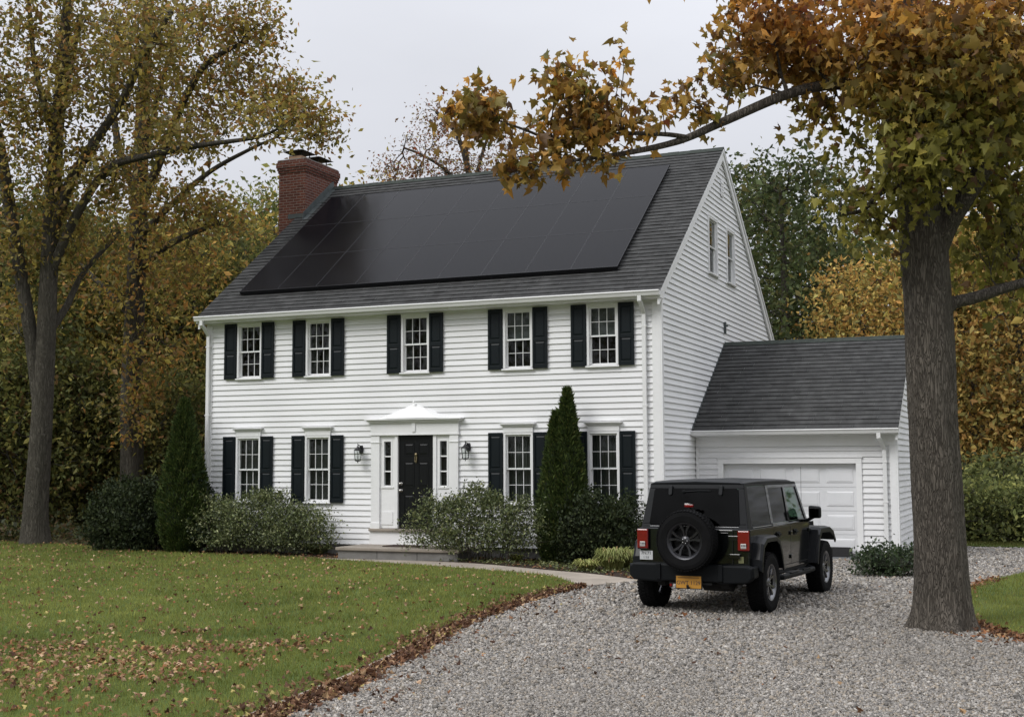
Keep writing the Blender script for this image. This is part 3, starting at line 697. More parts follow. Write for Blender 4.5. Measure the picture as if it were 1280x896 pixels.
def wheel_parts(cx, cy, cz, side, parent_name='wheel', rimm='rimsilver', back=False):
    """axis along local x (side=+1: outer face towards +x), or along y when back"""
    R0, W = .402, .25
    ax = 'y' if back else 'x'; s = -1 if back else side
    prof = [(.225, -.100), (.255, -.118), (.33, -.127), (.372, -.118), (.392, -.098), (.402, -.06), (.402, .06), (.392, .098), (.372, .118), (.33, .127), (.255, .118), (.225, .100)]
    m = MB(); m.lathe(prof, (cx, cy, cz), ax, 64, closed=True)
    # tread blocks
    def P(r, a, h):
        x, y = r*math.cos(a), r*math.sin(a)
        return (cx+x, cy+h, cz+y) if back else (cx+h, cy+x, cz+y)
    nb = 54
    for k in range(nb):
        a0 = 2*math.pi*(k+.12)/nb; a1 = 2*math.pi*(k+.80)/nb
        for j, (h0, h1) in enumerate(((-.118, -.062), (-.052, -.006), (.006, .052), (.062, .118))):
            da = .5*math.pi*2/nb*(j % 2); ro = .412 if j in (1, 2) else .409
            if j in (0, 3): ri = .385
            else: ri = .395
            A = [P(ri, a0+da, h0), P(ri, a1+da, h0), P(ri, a1+da, h1), P(ri, a0+da, h1)]
            sk = .35/nb if j in (1, 2) else 0
            B = [P(ro if j != 0 else .398, a0+da+sk, h0), P(ro if j != 0 else .398, a1+da-sk, h0), P(ro if j != 3 else .398, a1+da-sk, h1), P(ro if j != 3 else .398, a0+da+sk, h1)]
            m.loft(A, B)
    w = m.build(parent_name, MT['tyre'], jp)
    sa = 30
    md = None
    # rim: barrel + lip + five split spokes
    h = lambda v: v*s
    m = MB(); m.lathe([(.235, h(.108)), (.245, h(.112)), (.240, h(.092)), (.215, h(.075)), (.205, h(-.08)), (.222, h(-.1)), (.215, h(-.06)), (.200, h(.07)), (.222, h(.098))], (cx, cy, cz), ax, 56, closed=True)
    rim = m.build('rim', MT[rimm], w, smooth=False)
    m = MB()
    for k in range(5):
        a = 2*math.pi*k/5+math.pi/2+(.0 if back else .3)
        for sg in (-1, 1):
            # each spoke forks: hub -> rim
            pts = [(.045, a+sg*.25), (.13, a+sg*.16), (.222, a+sg*.27)]
            wd = [.046, .036, .052]; rows = []
            for (r, an), wv in zip(pts, wd):
                hh = .062+.03*(r/.222)
                u = wv/r*.5 if r > .05 else .35
                rows.append([P(r, an-u, h(hh-.03)), P(r, an-u*.7, h(hh)), P(r, an+u*.7, h(hh)), P(r, an+u, h(hh-.03))])
            for p, q in zip(rows[:-1], rows[1:]): m.loft(p, q)
    m.lathe([(.001, h(.0)), (.062, h(.03)), (.066, h(.066)), (.05, h(.075)), (.03, h(.085)), (.001, h(.088))], (cx, cy, cz), ax, 28)
    m.build('spokes', MT[rimm], w)
    m = MB(); m.lathe([(.001, h(-.02)), (.19, h(-.02)), (.19, h(-.01)), (.001, h(-.01))], (cx, cy, cz), ax, 32)
    m.build('brake_drum', MT['under'], w)
    m = MB()
    for k in range(5):
        a = 2*math.pi*k/5; q = P(.034, a, h(.084)); m.lathe([(.0075, -.004), (.0075, .006), (.001, .008)] if s > 0 else [(.001, -.008), (.0075, -.006), (.0075, .004)], q, ax, 8)
    m.build('lug_nuts', MT['chromeish'], w)
    return w
for sx in (-1, 1):
    for sy in (-1, 1): wheel_parts(sx*.785, sy*AX, .402, sx)
sp = wheel_parts(0.0, -2.30, .985, 1, 'spare_wheel', 'rimdark', back=True)
# ---- tub sides with wheel arches
BW = .775
def side_outline():
    o = [(-2.03, .60), (-1.98, .60), (-1.96, .72), (-1.86, .93), (-1.70, 1.0), (-1.22, 1.0), (-1.05, .90), (-.93, .68), (-.90, .50), (.93, .50), (.97, .62), (.99, 1.10), (.93, 1.13), (-2.03, 1.13)]
    return o
for sx in (-1, 1):
    m = MB(); a, b = (sx*(BW-.03), sx*BW) if sx > 0 else (-BW, -(BW-.03))
    m.prism(side_outline(), 'x', a, b); body_side = m.build('body_side', MT['paint'], jp, bevel=.006)
    # belt rail, shoulder crease, door gaps
    m = MB(); x0, x1 = sorted((sx*(BW+.0005), sx*(BW+.010)))
    m.box(x0, x1, -2.0, .93, 1.105, 1.128)
    m.build('belt_moulding', MT['paint'], body_side, bevel=.003)
    m = MB(); x0, x1 = sorted((sx*(BW-.001), sx*(BW+.0015)))
    for y in (-.90, -.06, .93): m.box(x0, x1, y-.005, y+.005, .56, 1.104)
    m.box(x0, x1, -.90, .93, .553, .563)
    m.build('door_gap', MT['under'], body_side)
    for y in (-.78, .10):
        m = MB(); x0, x1 = sorted((sx*(BW+.002), sx*(BW+.012)))
        m.box(x0, x1, y-.02, y+.16, .965, 1.045)
        x0, x1 = sorted((sx*(BW+.012), sx*(BW+.04))); m.box(x0, x1, y, y+.14, .995, 1.02)
        m.build('door_handle', MT['bumper'], body_side, bevel=.005)
    m = MB()
    for y in (-.06, .95):
        for z in (.66, 1.0): x0, x1 = sorted((sx*(BW+.002), sx*(BW+.022))); m.box(x0, x1, y-.05, y+.045, z-.028, z+.028)
    m.build('door_hinges', MT['paint'], body_side, bevel=.005)
m = MB(); m.box(-BW+.031, BW-.031, -2.025, -2.0, .56, 1.13); m.build('tailgate_inner', MT['under'], jp)
# rear face: tailgate and corner panels
m = MB(); m.box(-BW+.002, BW-.002, -2.055, -2.026, .58, 1.135); rear = m.build('rear_panel', MT['paint'], jp, bevel=.012, seg=3)
m = MB(); m.box(-.50, .56, -2.073, -2.056, .64, 1.125); tg = m.build('tailgate', MT['paint'], jp, bevel=.008)
m = MB(); m.box(-.46, .50, -2.082, -2.0735, 1.07, 1.088); m.box(-.46, .50, -2.080, -2.0735, .78, .79); m.build('crease', MT['paint'], tg, bevel=.003)
for z in (.78, 1.02):
    m = MB(); m.box(.50, .66, -2.095, -2.074, z-.03, z+.03); m.build('hinge', MT['paint'], tg, bevel=.006)
m = MB(); m.box(-.47, -.38, -2.10, -2.074, .93, .97); m.build('handle', MT['bumper'], tg, bevel=.006)
m = MB(); m.box(-.47, -.41, -2.079, -2.0735, .77, .80); m.build('badge', MT['chromeish'], tg, bevel=.002)
m = MB(); m.box(-.11, .11, -2.2, -2.074, .86, 1.16); m.lathe([(.09, -.09), (.12, 0)], (0, -2.2, 1.01), 'y', 24); m.build('spare_carrier', MT['under'], tg)
# lower sill, floor pan, chassis
m = MB(); m.box(-.72, .72, -1.95, 1.9, .50, .56); m.box(-.50, -.40, -2.1, 2.0, .36, .48); m.box(.40, .50, -2.1, 2.0, .36, .48)
m.box(-.76, -.70, -.9, .93, .46, .56); m.box(.70, .76, -.9, .93, .46, .56); floor_ = m.build('chassis', MT['under'], jp)
m = MB(); m.tube([(-.66, -AX, .402), (.66, -AX, .402)], .045, 12); m.lathe([(.001, -.14), (.09, -.12), (.13, 0), (.09, .12), (.001, .14)], (.0, -AX, .402), 'y', 20); m.build('rear_axle', MT['under'], jp)
m = MB(); m.tube([(-.66, AX, .402), (.66, AX, .402)], .045, 12); m.lathe([(.001, -.12), (.08, -.1), (.12, 0), (.08, .1), (.001, .12)], (-.25, AX, .402), 'y', 20); m.build('front_axle', MT['under'], jp)
m = MB(); m.tube([(.10, -1.9, .40), (.50, -1.9, .40)], .10, 20); mf = m.build('muffler', MT['under'], jp, smooth=False)
m = MB(); m.tube([(.60, -2.0, .40), (.66, -2.05, .42), (.68, -2.2, .40)], .028, 10); m.build('tail_pipe', MT['under'], mf)
# inner wheel wells
m = MB()
for sx in (-1, 1):
    for cy in (-AX, AX):
        a, b = sorted((sx*.50, sx*.74)); m.prism([(cy-.50, .56), (cy-.40, .95), (cy+.35, .95), (cy+.48, .56)], 'x', a, a+.02)
        m.box(a, b, cy-.46, cy+.46, .985, .995)
m.build('wheel_well', MT['under'], jp)
# fender flares: rear
def flare(cy, sx, pts_out, pts_in, x0, x1):
    m = MB(); a, b = sorted((sx*x0, sx*x1)); n = len(pts_out)
    for i in range(n-1):
        m.prism([(cy+pts_out[i][0], pts_out[i][1]), (cy+pts_out[i+1][0], pts_out[i+1][1]), (cy+pts_in[i+1][0], pts_in[i+1][1]), (cy+pts_in[i][0], pts_in[i][1])], 'x', a, b)
    return m
ro = [(-.50, .60), (-.49, .74), (-.40, .95), (-.24, 1.03), (.22, 1.03), (.38, .97), (.50, .80), (.58, .56)]
ri = [(-.47, .60), (-.455, .73), (-.37, .915), (-.225, .985), (.205, .985), (.35, .93), (.46, .77), (.545, .56)]
def flare_shell(cy, sx, ro, ri, xi, xo, drop):
    """lip that leaves the body at xi and reaches xo, with a downturned outer face"""
    m = MB(); n = len(ro)
    cx_, cz_ = cy, .402
    rings = []
    for (a, b), (c, d) in zip(ro, ri):
        # section across: body top, shoulder, outer edge, inner edge, back
        rings.append([(sx*xi, cy+a, b+.004), (sx*(xi+(xo-xi)*.75), cy+a, b-.004), (sx*xo, cy+a*.985, b-.022), (sx*xo, cy+c*.97, d-drop), (sx*(xo-.02), cy+c*.965, d-drop), (sx*(xo-.025), cy+c, d-.01), (sx*xi, cy+c, d)])
    for p, q in zip(rings[:-1], rings[1:]): m.loft(p, q, caps=False)
    m.add(rings[0], [tuple(range(7))]); m.add(rings[-1], [tuple(range(7))])
    return m
for sx in (-1, 1):
    flare_shell(-AX, sx, ro, ri, BW-.005, .925, .035).build('rear_fender_flare', MT['flare'], jp, bevel=.006)
fo = [(-.60, .52), (-.56, .70), (-.46, .94), (-.34, 1.035), (.20, 1.03), (.42, .96), (.56, .82)]
fi = [(-.565, .52), (-.525, .69), (-.42, .905), (-.31, .985), (.19, .98), (.40, .915), (.525, .80)]
for sx in (-1, 1):
    flare_shell(AX, sx, fo, fi, .56, .925, .045).build('front_fender_flare', MT['flare'], jp, bevel=.006)
    m = MB(); a, b = sorted((sx*.60, sx*.90)); m.prism([(AX-.63, .50), (AX-.57, .50), (AX-.43, .96), (AX-.47, 1.0)], 'x', a, b); m.build('splash_guard', MT['flare'], jp, bevel=.006)
# hood, cowl, grille, windshield frame
def hexa(m, A, B): m.loft(A, B)
m = MB()
sec = lambda y, w, zt, zb, c=.07: [(-w, y, zb), (-w, y, zt-c), (-w+c*1.2, y, zt-.01), (-w*.3, y, zt+.012), (w*.3, y, zt+.012), (w-c*1.2, y, zt-.01), (w, y, zt-c), (w, y, zb)]
S0, S1, S2 = sec(.99, .66, 1.19, .95), sec(1.5, .60, 1.165, .95), sec(2.0, .53, 1.10, .90)
m.loft(S0, S1, caps=False); m.loft(S1, S2, caps=False); m.add(S0, [tuple(range(8))]); m.add(S2, [tuple(range(8))])
hood = m.build('hood', MT['paint'], jp, bevel=.004)
m = MB(); m.box(-.56, .56, 1.0, 1.98, .56, .949); m.build('engine_bay', MT['under'], jp)
m = MB(); m.prism([(-.60, .62), (.60, .62), (.56, 1.09), (-.56, 1.09)], 'y', 2.001, 2.05); grl = m.build('grille', MT['paint'], jp, bevel=.01)
m = MB()
for k in range(7): m.box(-.22+k*.068, -.22+k*.068+.036, 2.051, 2.056, .68, 1.02)
m.build('grille_slots', MT['under'], grl)
for sx in (-1, 1):
    m = MB(); m.lathe([(.085, 0), (.085, .015), (.06, .03), (.001, .034)], (sx*.40, 2.051, .90), 'y', 24); m.build('headlight', MT['whitelens'], jp)
m = MB(); m.box(-.80, .80, 2.12, 2.30, .48, .66); m.build('front_bumper', MT['bumper'], jp, bevel=.02)
m = MB(); m.box(-.73, .73, .90, .99, 1.00, 1.165); m.build('cowl', MT['paint'], jp, bevel=.01)
# ---- greenhouse
ZB, ZT = 1.13, 1.735
def gx(z, s): return s*(BW-.012-(z-ZB)/(ZT-ZB)*.095)
def side_poly(m, pts, s, t=.03, off=0):
    out = [(gx(z, s)+s*off, y, z) for y, z in pts]; inn = [(gx(z, s)+s*off-s*t, y, z) for y, z in pts]; m.loft(out, inn)
yr = lambda z: -2.035+(z-ZB)/(ZT-ZB)*.14          # rear face line
yw = lambda z: .95-(z-ZB)/(ZT-ZB)*.34             # windshield line
for s in (-1, 1):
    m = MB()
    side_poly(m, [(yr(ZB), ZB), (-1.86, ZB), (-1.80, 1.70), (yr(ZT), 1.70)], s)          # rear corner pillar
    side_poly(m, [(yr(1.70), 1.701), (.63, 1.701), (.60, ZT), (yr(ZT), ZT)], s)         # rail
    side_poly(m, [(-1.86, ZB), (-.90, ZB), (-.90, 1.17), (-1.856, 1.17)], s)
    ht = m.build('hardtop_side', MT['topplastic'], jp, bevel=.006)
    m = MB()
    side_poly(m, [(-.97, 1.171), (-.86, 1.171), (-.86, 1.70), (-.97, 1.70)], s, off=.001)
    side_poly(m, [(-.11, 1.171), (-.01, 1.171), (-.01, 1.70), (-.11, 1.70)], s, off=.001)
    side_poly(m, [(-.90, ZB), (.93, ZB), (.90, 1.17), (-.90, 1.17)], s, off=.001)
    side_poly(m, [(yw(1.171)-.10, 1.171), (yw(1.171)-.02, 1.171), (yw(1.70)-.02, 1.70), (yw(1.70)-.09, 1.70)], s, off=.001)
    side_poly(m, [(-.86, 1.66), (-.11, 1.66), (-.11, 1.70), (-.86, 1.70)], s, off=.001); side_poly(m, [(-.01, 1.66), (yw(1.66)-.08, 1.66), (yw(1.70)-.08, 1.70), (-.01, 1.70)], s, off=.001)
    m.build('door_frame', MT['paint'], jp, bevel=.004)
    m = MB(); side_poly(m, [(-1.852, 1.172), (-.972, 1.172), (-.972, 1.698), (-1.80, 1.698)], s, t=.004, off=-.004); m.build('quarter_glass', MT['privacy'], jp)
    m = MB(); side_poly(m, [(-.858, 1.172), (-.112, 1.172), (-.112, 1.659), (-.858, 1.659)], s, t=.004, off=-.012); m.build('rear_door_glass', MT['privacy'], jp)
    m = MB(); side_poly(m, [(-.008, 1.172), (yw(1.172)-.10, 1.172), (yw(1.659)-.09, 1.659), (-.008, 1.659)], s, t=.004, off=-.012); m.build('front_door_glass', MT['clear'], jp)
    m = MB(); side_poly(m, [(-1.84, 1.145), (-.98, 1.145), (-.98, 1.153), (-1.84, 1.153)], s, t=.01, off=.006); m.build('window_trim', MT['chromeish'] if s > 0 else MT['topplastic'], ht)
m = MB()
# roof with soft edges
def roofsec(y, z, w=.0):
    W_ = gx(ZT, 1)+w
    return [(-W_, y, ZT), (-W_+.005, y, z-.025), (-W_+.06, y, z-.004), (0, y, z+.012), (W_-.06, y, z-.004), (W_-.005, y, z-.025), (W_, y, ZT)]
ys = [(yr(ZT)-.005, 1.75), (yr(ZT)+.05, 1.77), (-1.2, 1.785), (-.3, 1.785), (.35, 1.77), (.60, 1.745)]
rs_ = [roofsec(y, z) for y, z in ys]
for p, q in zip(rs_[:-1], rs_[1:]): m.loft(p, q, caps=False)
m.add(rs_[0], [tuple(range(7))]); m.add(rs_[-1], [tuple(range(7))]); m.add([(-.67, yr(ZT), ZT+.001), (.67, yr(ZT), ZT+.001), (.67, .6, ZT+.001), (-.67, .6, ZT+.001)], [(0, 1, 2, 3)])
m.build('hardtop_roof', MT['topplastic'], jp, bevel=.008, seg=2)
# rear frame and glass
def rear_poly(m, pts, t=.03, off=0):
    A = [(x, yr(z)-off, z) for x, z in pts]; B = [(x, yr(z)-off+t, z) for x, z in pts]; m.loft(A, B)
m = MB()
wl = lambda z: gx(z, 1)
rear_poly(m, [(-wl(ZB), ZB), (wl(ZB), ZB), (wl(1.19), 1.19), (-wl(1.19), 1.19)])
rear_poly(m, [(-wl(1.665), 1.665), (wl(1.665), 1.665), (wl(ZT), ZT), (-wl(ZT), ZT)])
for s in (-1, 1): rear_poly(m, [(s*wl(1.19), 1.1905), (s*.615, 1.1905), (s*.59, 1.6645), (s*wl(1.665), 1.6645)])
hr = m.build('hardtop_rear', MT['topplastic'], jp, bevel=.008)
m = MB(); rear_poly(m, [(-.625, 1.175), (.625, 1.175), (.64, 1.20), (.60, 1.645), (.575, 1.67), (-.575, 1.67), (-.60, 1.645), (-.64, 1.20)], t=.005, off=.012)
rg = m.build('rear_glass', MT['privacy'], jp, bevel=.003)
for s in (-1, 1):
    m = MB(); m.prism([(s*.36-.028, 1.60), (s*.36-.018, 1.58), (s*.36+.018, 1.58), (s*.36+.028, 1.60), (s*.36+.028, 1.71), (s*.36-.028, 1.71)], 'y', -2.0, -1.93)
    m.v = [(x, yr(z)-(.035 if y < -1.97 else .013), z) for x, y, z in m.v]
    m.build('glass_hinge', MT['topplastic'], rg, bevel=.006)
m = MB(); m.tube([(-.17, yr(1.635)-.03, 1.625), (.05, yr(1.64)-.03, 1.64), (.22, yr(1.64)-.026, 1.638)], .008, 6); m.lathe([(.001, -.03), (.022, -.025), (.022, 0)], (-.17, yr(1.63)-.012, 1.625), 'y', 12); m.build('wiper', MT['bumper'], rg)
m = MB(); rear_poly(m, [(-.63, 1.158), (.63, 1.158), (.63, 1.163), (-.63, 1.163)], t=.005, off=.006); m.build('lower_trim', MT['chromeish'], rg)
# centre brake lamp above the spare
m = MB(); m.tube([(0, -2.09, 1.08), (0, -2.16, 1.2), (0, -2.19, 1.43)], .02, 6); cbl = m.build('brake_lamp_stalk', MT['under'], jp)
m = MB(); m.box(-.06, .06, -2.22, -2.17, 1.425, 1.462); m.build('brake_lamp', MT['redlens'], cbl, bevel=.005)
m = MB(); m.box(-.06, .0, -2.215, -2.165, 1.463, 1.474); m.build('lamp_highlight', MT['whitelens'], cbl, bevel=.003)  # white strip standing in for the highlight on top of the brake lamp
# windshield
m = MB()
def wpoly(m, pts, t=.03, off=0):
    A = [(x, yw(z)-off, z) for x, z in pts]; B = [(x, yw(z)-off-t, z) for x, z in pts]; m.loft(A, B)
for s in (-1, 1): wpoly(m, [(s*wl(ZB), ZB), (s*(wl(ZB)-.07), ZB), (s*(wl(ZT)-.06), ZT), (s*wl(ZT), ZT)])
wpoly(m, [(-.69, ZB), (.69, ZB), (.685, 1.19), (-.685, 1.19)], t=.028); wpoly(m, [(-.61, 1.70), (.61, 1.70), (.61, ZT), (-.61, ZT)], t=.028)
wf = m.build('windshield_frame', MT['paint'], jp, bevel=.005)
m = MB(); wpoly(m, [(-.68, 1.19), (.68, 1.19), (.61, 1.70), (-.61, 1.70)], t=.005, off=.012); m.build('windshield', MT['clear'], wf)
# interior: seats, dash, steering wheel
for x in (-.36, .36):
    m = MB(); m.box(x-.25, x+.25, -.35, .15, .60, .80); m.prism([(-.40, .78), (-.25, .80), (-.34, 1.33), (-.45, 1.32)], 'x', x-.23, x+.23); seat = m.build('seat', MT['seat'], jp, bevel=.04, seg=3)
    m = MB(); m.box(x-.12, x+.12, -.46, -.37, 1.36, 1.54); m.build('headrest', MT['seat'], seat, bevel=.03, seg=3)
m = MB(); m.box(-.6, .6, -1.25, -.8, .60, .80); m.prism([(-1.32, .78), (-1.18, .80), (-1.26, 1.28), (-1.36, 1.27)], 'x', -.6, .6); m.build('rear_bench', MT['seat'], jp, bevel=.03, seg=3)
m = MB(); m.box(-.70, .70, .55, .90, .85, 1.14); m.build('dashboard', MT['seat'], jp, bevel=.02)
m = MB(); pts = [(-.36+.18*math.cos(a), .42+.05*math.sin(a), 1.08+.17*math.sin(a)) for a in [2*math.pi*k/20 for k in range(21)]]; m.tube(pts, .014, 6, caps=False); m.build('steering_wheel', MT['seat'], jp)
# tail lamps with wrap-round housings
for s in (-1, 1):
    a, b = sorted((s*.635, s*.795))
    m = MB(); m.box(a, b, -2.115, -2.056, .855, 1.118); tl = m.build('tail_light', MT['redlens'], jp, bevel=.012)
    m = MB(); m.box(a+.045, b-.04, -2.121, -2.116, .885, .95); m.build('reversing_lens', MT['whitelens'], tl, bevel=.002)
    m = MB()
    for k in range(4): m.box(a+.055+k*.02, a+.067+k*.02, -2.124, -2.1212, .91, .938)
    m.box(a+.05, b-.045, -2.124, -2.1212, .894, .898); m.build('lens_marks', MT['ink'], tl)
    m = MB(); m.box(a-.006, b+.006, -2.09, -2.056, .843, 1.130); m.build('lamp_housing', MT['bumper'], tl, bevel=.008)
m = MB(); m.box(.63, .70, -2.063, -2.0565, .69, .775); m.build('inspection_sticker', MT['olive'], rear)
# white plate under the left tail lamp
m = MB(); m.box(-.775, -.585, -2.066, -2.0565, .70, .822); wp = m.build('white_plate', MT['plwhite'], rear, bevel=.002)
text_mesh('lettering', '7N.71', .060, MT['ink'], wp, (-.68, -2.0675, .788), (R(90), 0, 0))
text_mesh('lettering', 'I. 5.II', .040, MT['ink'], wp, (-.68, -2.0675, .732), (R(90), 0, 0))
# rear bumper
m = MB(); m.prism([(-.86, .50), (-.80, .44), (-.42, .42), (-.36, .44), (.36, .44), (.42, .42), (.80, .44), (.86, .50), (.86, .63), (.80, .665), (-.80, .665), (-.86, .63)], 'y', -2.24, -2.06)
rbp = m.build('rear_bumper', MT['bumper'], jp, bevel=.022, seg=3)
for s in (-1, 1):
    m = MB(); a, b = sorted((s*.40, s*.47)); m.box(a, b, -2.262, -2.236, .455, .672); m.build('bumper_guard', MT['bumper'], rbp, bevel=.008)
    m = MB(); a, b = sorted((s*.82, s*.88)); m.box(a, b, -2.2, -1.98, .50, .655); m.build('bumper_end', MT['bumper'], rbp, bevel=.02)
m = MB(); m.box(-.30, .30, -2.20, -2.0, .40, .43); m.tube([(.0, -2.22, .36), (0, -2.30, .36), (0, -2.31, .40)], .018, 8); m.build('hitch', MT['under'], jp)
m = MB(); m.box(-.175, .175, -2.268, -2.258, .355, .515); lp = m.build('licence_plate', MT['amberplate'], jp, bevel=.002)
m = MB(); m.box(-.185, .185, -2.259, -2.242, .345, .525); m.build('plate_bracket', MT['under'], lp)
text_mesh('plate_number', 'GWT 1129', .072, MT['navy'], lp, (0, -2.2695, .425), (R(90), 0, 0))
m = MB(); m.box(-.15, .15, -2.2700, -2.2685, .487, .502); m.build('plate_header', MT['plateheader'], lp)
m = MB(); m.lathe([(.018, -.02), (.018, .02), (.001, .025)], (-.27, -2.2, .385), 'y', 12); m.build('tow_socket', MT['redlens'], jp)
m = MB(); m.tube([(-.30, -2.16, .36), (-.24, -2.24, .345), (-.18, -2.2, .36)], .014, 8); m.build('tow_hook', MT['chromeish'], jp)
# side steps and mirrors
for s in (-1, 1):
    m = MB(); m.tube([(s*.74, -.92, .45), (s*.86, -.84, .42), (s*.87, -.5, .42), (s*.87, .5, .42), (s*.86, .80, .42), (s*.74, .88, .45)], .042, 12); stp = m.build('side_step', MT['bumper'], jp, smooth=False)
    for yy in (-.55, .12):
        m = MB(); a, b = sorted((s*.80, s*.915)); m.box(a, b, yy, yy+.42, .455, .468); m.build('step_pad', MT['flare'], stp, bevel=.004)
    m = MB(); a, b = sorted((s*.83, s*1.01)); m.prism([(a, 1.18), (b, 1.18), (b, 1.35), (a, 1.37)], 'y', .72, .84); mir = m.build('mirror', MT['bumper'], jp, bevel=.03, seg=3)
    m = MB(); m.tube([(s*.73, .84, 1.13), (s*.80, .82, 1.15), (s*.90, .78, 1.20)], .026, 8); m.build('mirror_arm', MT['bumper'], mir)
    m = MB(); a, b = sorted((s*.85, s*.99)); m.box(a, b, .712, .718, 1.20, 1.33); m.build('mirror_glass', MT['privacy'], mir, bevel=.002)
m = MB(); m.tube([(.57, 1.3, 1.1), (.575, 1.3, 1.95)], .003, 5); m.build('antenna', MT['under'], jp)
# ================================================================== GROUND
rng = np.random.default_rng(7)
def polymat_noise(name, cols, scale, rough=.95, bump=.6, bscale=40, mscale=.6):
    """ramp of several ground colours driven by two noises"""
    m, n, b = newmat(name); b.inputs['Roughness'].default_value = rough; b.inputs['Specular IOR Level'].default_value = .2
    t = n.nodes.new('ShaderNodeTexCoord')
    a = n.nodes.new('ShaderNodeTexNoise'); a.inputs['Scale'].default_value = scale; a.inputs['Detail'].default_value = 8; a.inputs['Roughness'].default_value = .75
    c = n.nodes.new('ShaderNodeTexNoise'); c.inputs['Scale'].default_value = mscale; c.inputs['Detail'].default_value = 3
    n.links.new(t.outputs['Object'], a.inputs[0]); n.links.new(t.outputs['Object'], c.inputs[0])
    s = math_node(n, 'ADD', a.outputs[0], math_node(n, 'MULTIPLY', math_node(n, 'SUBTRACT', c.outputs[0], None, 0, .5), None, 0, .7))
    r = n.nodes.new('ShaderNodeValToRGB'); n.links.new(s, r.inputs[0]); el = r.color_ramp.elements
    ps = np.linspace(.3, .7, len(cols))
    while len(el) < len(cols): el.new(.5)
    for e, p, cc in zip(el, ps, cols): e.position = p; e.color = (*cc, 1)
    n.links.new(r.outputs[0], b.inputs['Base Color'])
    no = n.nodes.new('ShaderNodeTexNoise'); no.inputs['Scale'].default_value = bscale; no.inputs['Detail'].default_value = 4; n.links.new(t.outputs['Object'], no.inputs[0])
    bp = n.nodes.new('ShaderNodeBump'); bp.inputs['Strength'].default_value = bump; bp.inputs['Distance'].default_value = .03; n.links.new(no.outputs[0], bp.inputs['Height']); n.links.new(bp.outputs[0], b.inputs['Normal'])
    return m
MT['forest'] = polymat_noise('forest_floor', [(.03, .022, .012), (.06, .04, .02), (.045, .05, .018), (.09, .055, .025)], 4)
MT['soil'] = polymat_noise('garden_mulch', [(.012, .009, .007), (.03, .02, .014), (.05, .03, .018)], 14, bscale=60)
MT['turf'] = polymat_noise('turf', [(.040, .060, .014), (.07, .10, .02), (.10, .12, .03)], 9)
MT['gravelbase'] = polymat_noise('gravel_fines', [(.13, .128, .125), (.23, .225, .22), (.33, .33, .325)], 30, bump=.9, bscale=90)
MT['pathstone'] = mat('path_bluestone', (.285, .245, .20), .9, var=.28, vscale=1.8, bump=.6, bscale=30)
MT['edging'] = mat('weathered_edging', (.30, .255, .21), .9, var=.3, vscale=6, bump=.6, bscale=50)
def sheet(name, pts, z, m, thick=None, res=None):
    mb = MB()
    if thick: mb.prism(pts, 'z', z-thick, z)
    else: mb.add([(x, y, z) for x, y in pts], [tuple(range(len(pts)))])
    o = mb.build(name, m, None); 
    return tag(o, kind='structure')
def spline(pts, n=12):
    P = [np.array(p, float) for p in pts]; P = [2*P[0]-P[1]]+P+[2*P[-1]-P[-2]]; out = []
    for i in range(1, len(P)-2):
        for k in range(n):
            t = k/n; a, b, c, d = P[i-1:i+3]
            out.append(.5*((2*b)+(-a+c)*t+(2*a-5*b+4*c-d)*t*t+(-a+3*b-3*c+d)*t**3))
    out.append(P[-2]); return out
# one sheet of ground to the horizon with a slight roll in the woods
N = 120; lim = 700
g1 = np.sign(np.linspace(-1, 1, N))*np.abs(np.linspace(-1, 1, N))**2.2*lim
X, Y = np.meshgrid(g1, g1, indexing='ij')
def terrain(x, y):
    d = np.maximum(0, np.hypot(x-0, y+2)-42)
    return -.03+.9*np.sin(x*.021+1)*np.cos(y*.017)*np.clip(d/60, 0, 1)*1.5+np.clip(d/400, 0, 1)*6
Z = terrain(X, Y)
V = np.stack([X, Y, Z], -1).reshape(-1, 3); idx = np.arange(N*N).reshape(N, N)
F = np.stack([idx[:-1, :-1], idx[1:, :-1], idx[1:, 1:], idx[:-1, 1:]], -1).reshape(-1, 4)
me = bpy.data.meshes.new('ground'); me.from_pydata(V.tolist(), [], F.tolist()); o = link('ground', me, MT['forest'], smooth=True); tag(o, kind='structure')
DRV = [(-3, -45), (22, -45), (22, 6.6), (16, 7.3), (9, 7.4), (5.6, 7.5), (4.3, 8.6), (-.0, 8.6), (-.4, -4), (-3, -12)]
sheet('driveway', DRV, 0.0, MT['gravelbase'])
edge = spline([(1.9, -21), (1.62, -18.2), (1.38, -16.2), (1.14, -14.4), (.80, -12.6), (.5, -11.2), (.24, -9.4), (.12, -8.0), (.08, -6.6), (.12, -5.35)])
walk_near = spline([(.12, -5.35), (-.45, -4.45), (-1.2, -3.62), (-2.79, -2.86), (-4.88, -2.15), (-7.05, -1.52), (-7.4, -1.4)])
walk_far = spline([(.75, -3.9), (-.5, -2.98), (-1.65, -2.42), (-3.3, -1.55), (-4.3, -1.26), (-5.4, -1.16), (-6.9, -1.14), (-7.4, -1.2)])
lawn_pts = [tuple(p) for p in edge]+[tuple(p) for p in walk_near[1:]]+[(-8.6, -1.15), (-11, -.95), (-13.5, -.75), (-15, 0.4), (-17, .9), (-30, 1.5), (-45, 1.5), (-45, -40), (2.4, -40), (2.1, -24)]
sheet('lawn', lawn_pts, .035, MT['turf'], thick=.06)
rl = [(6.35, -7.9), (6.05, -6.6), (5.95, -5.2), (6.02, -3.6), (6.35, -1.6), (6.9, .3), (7.8, 2.0), (9.2, 3.6), (12, 5.0), (22, 6.2), (40, 6.5), (40, -25), (14, -17), (9.5, -13), (7.5, -10.4), (6.85, -9.1)]
sheet('side_lawn', rl, .03, MT['turf'], thick=.05)
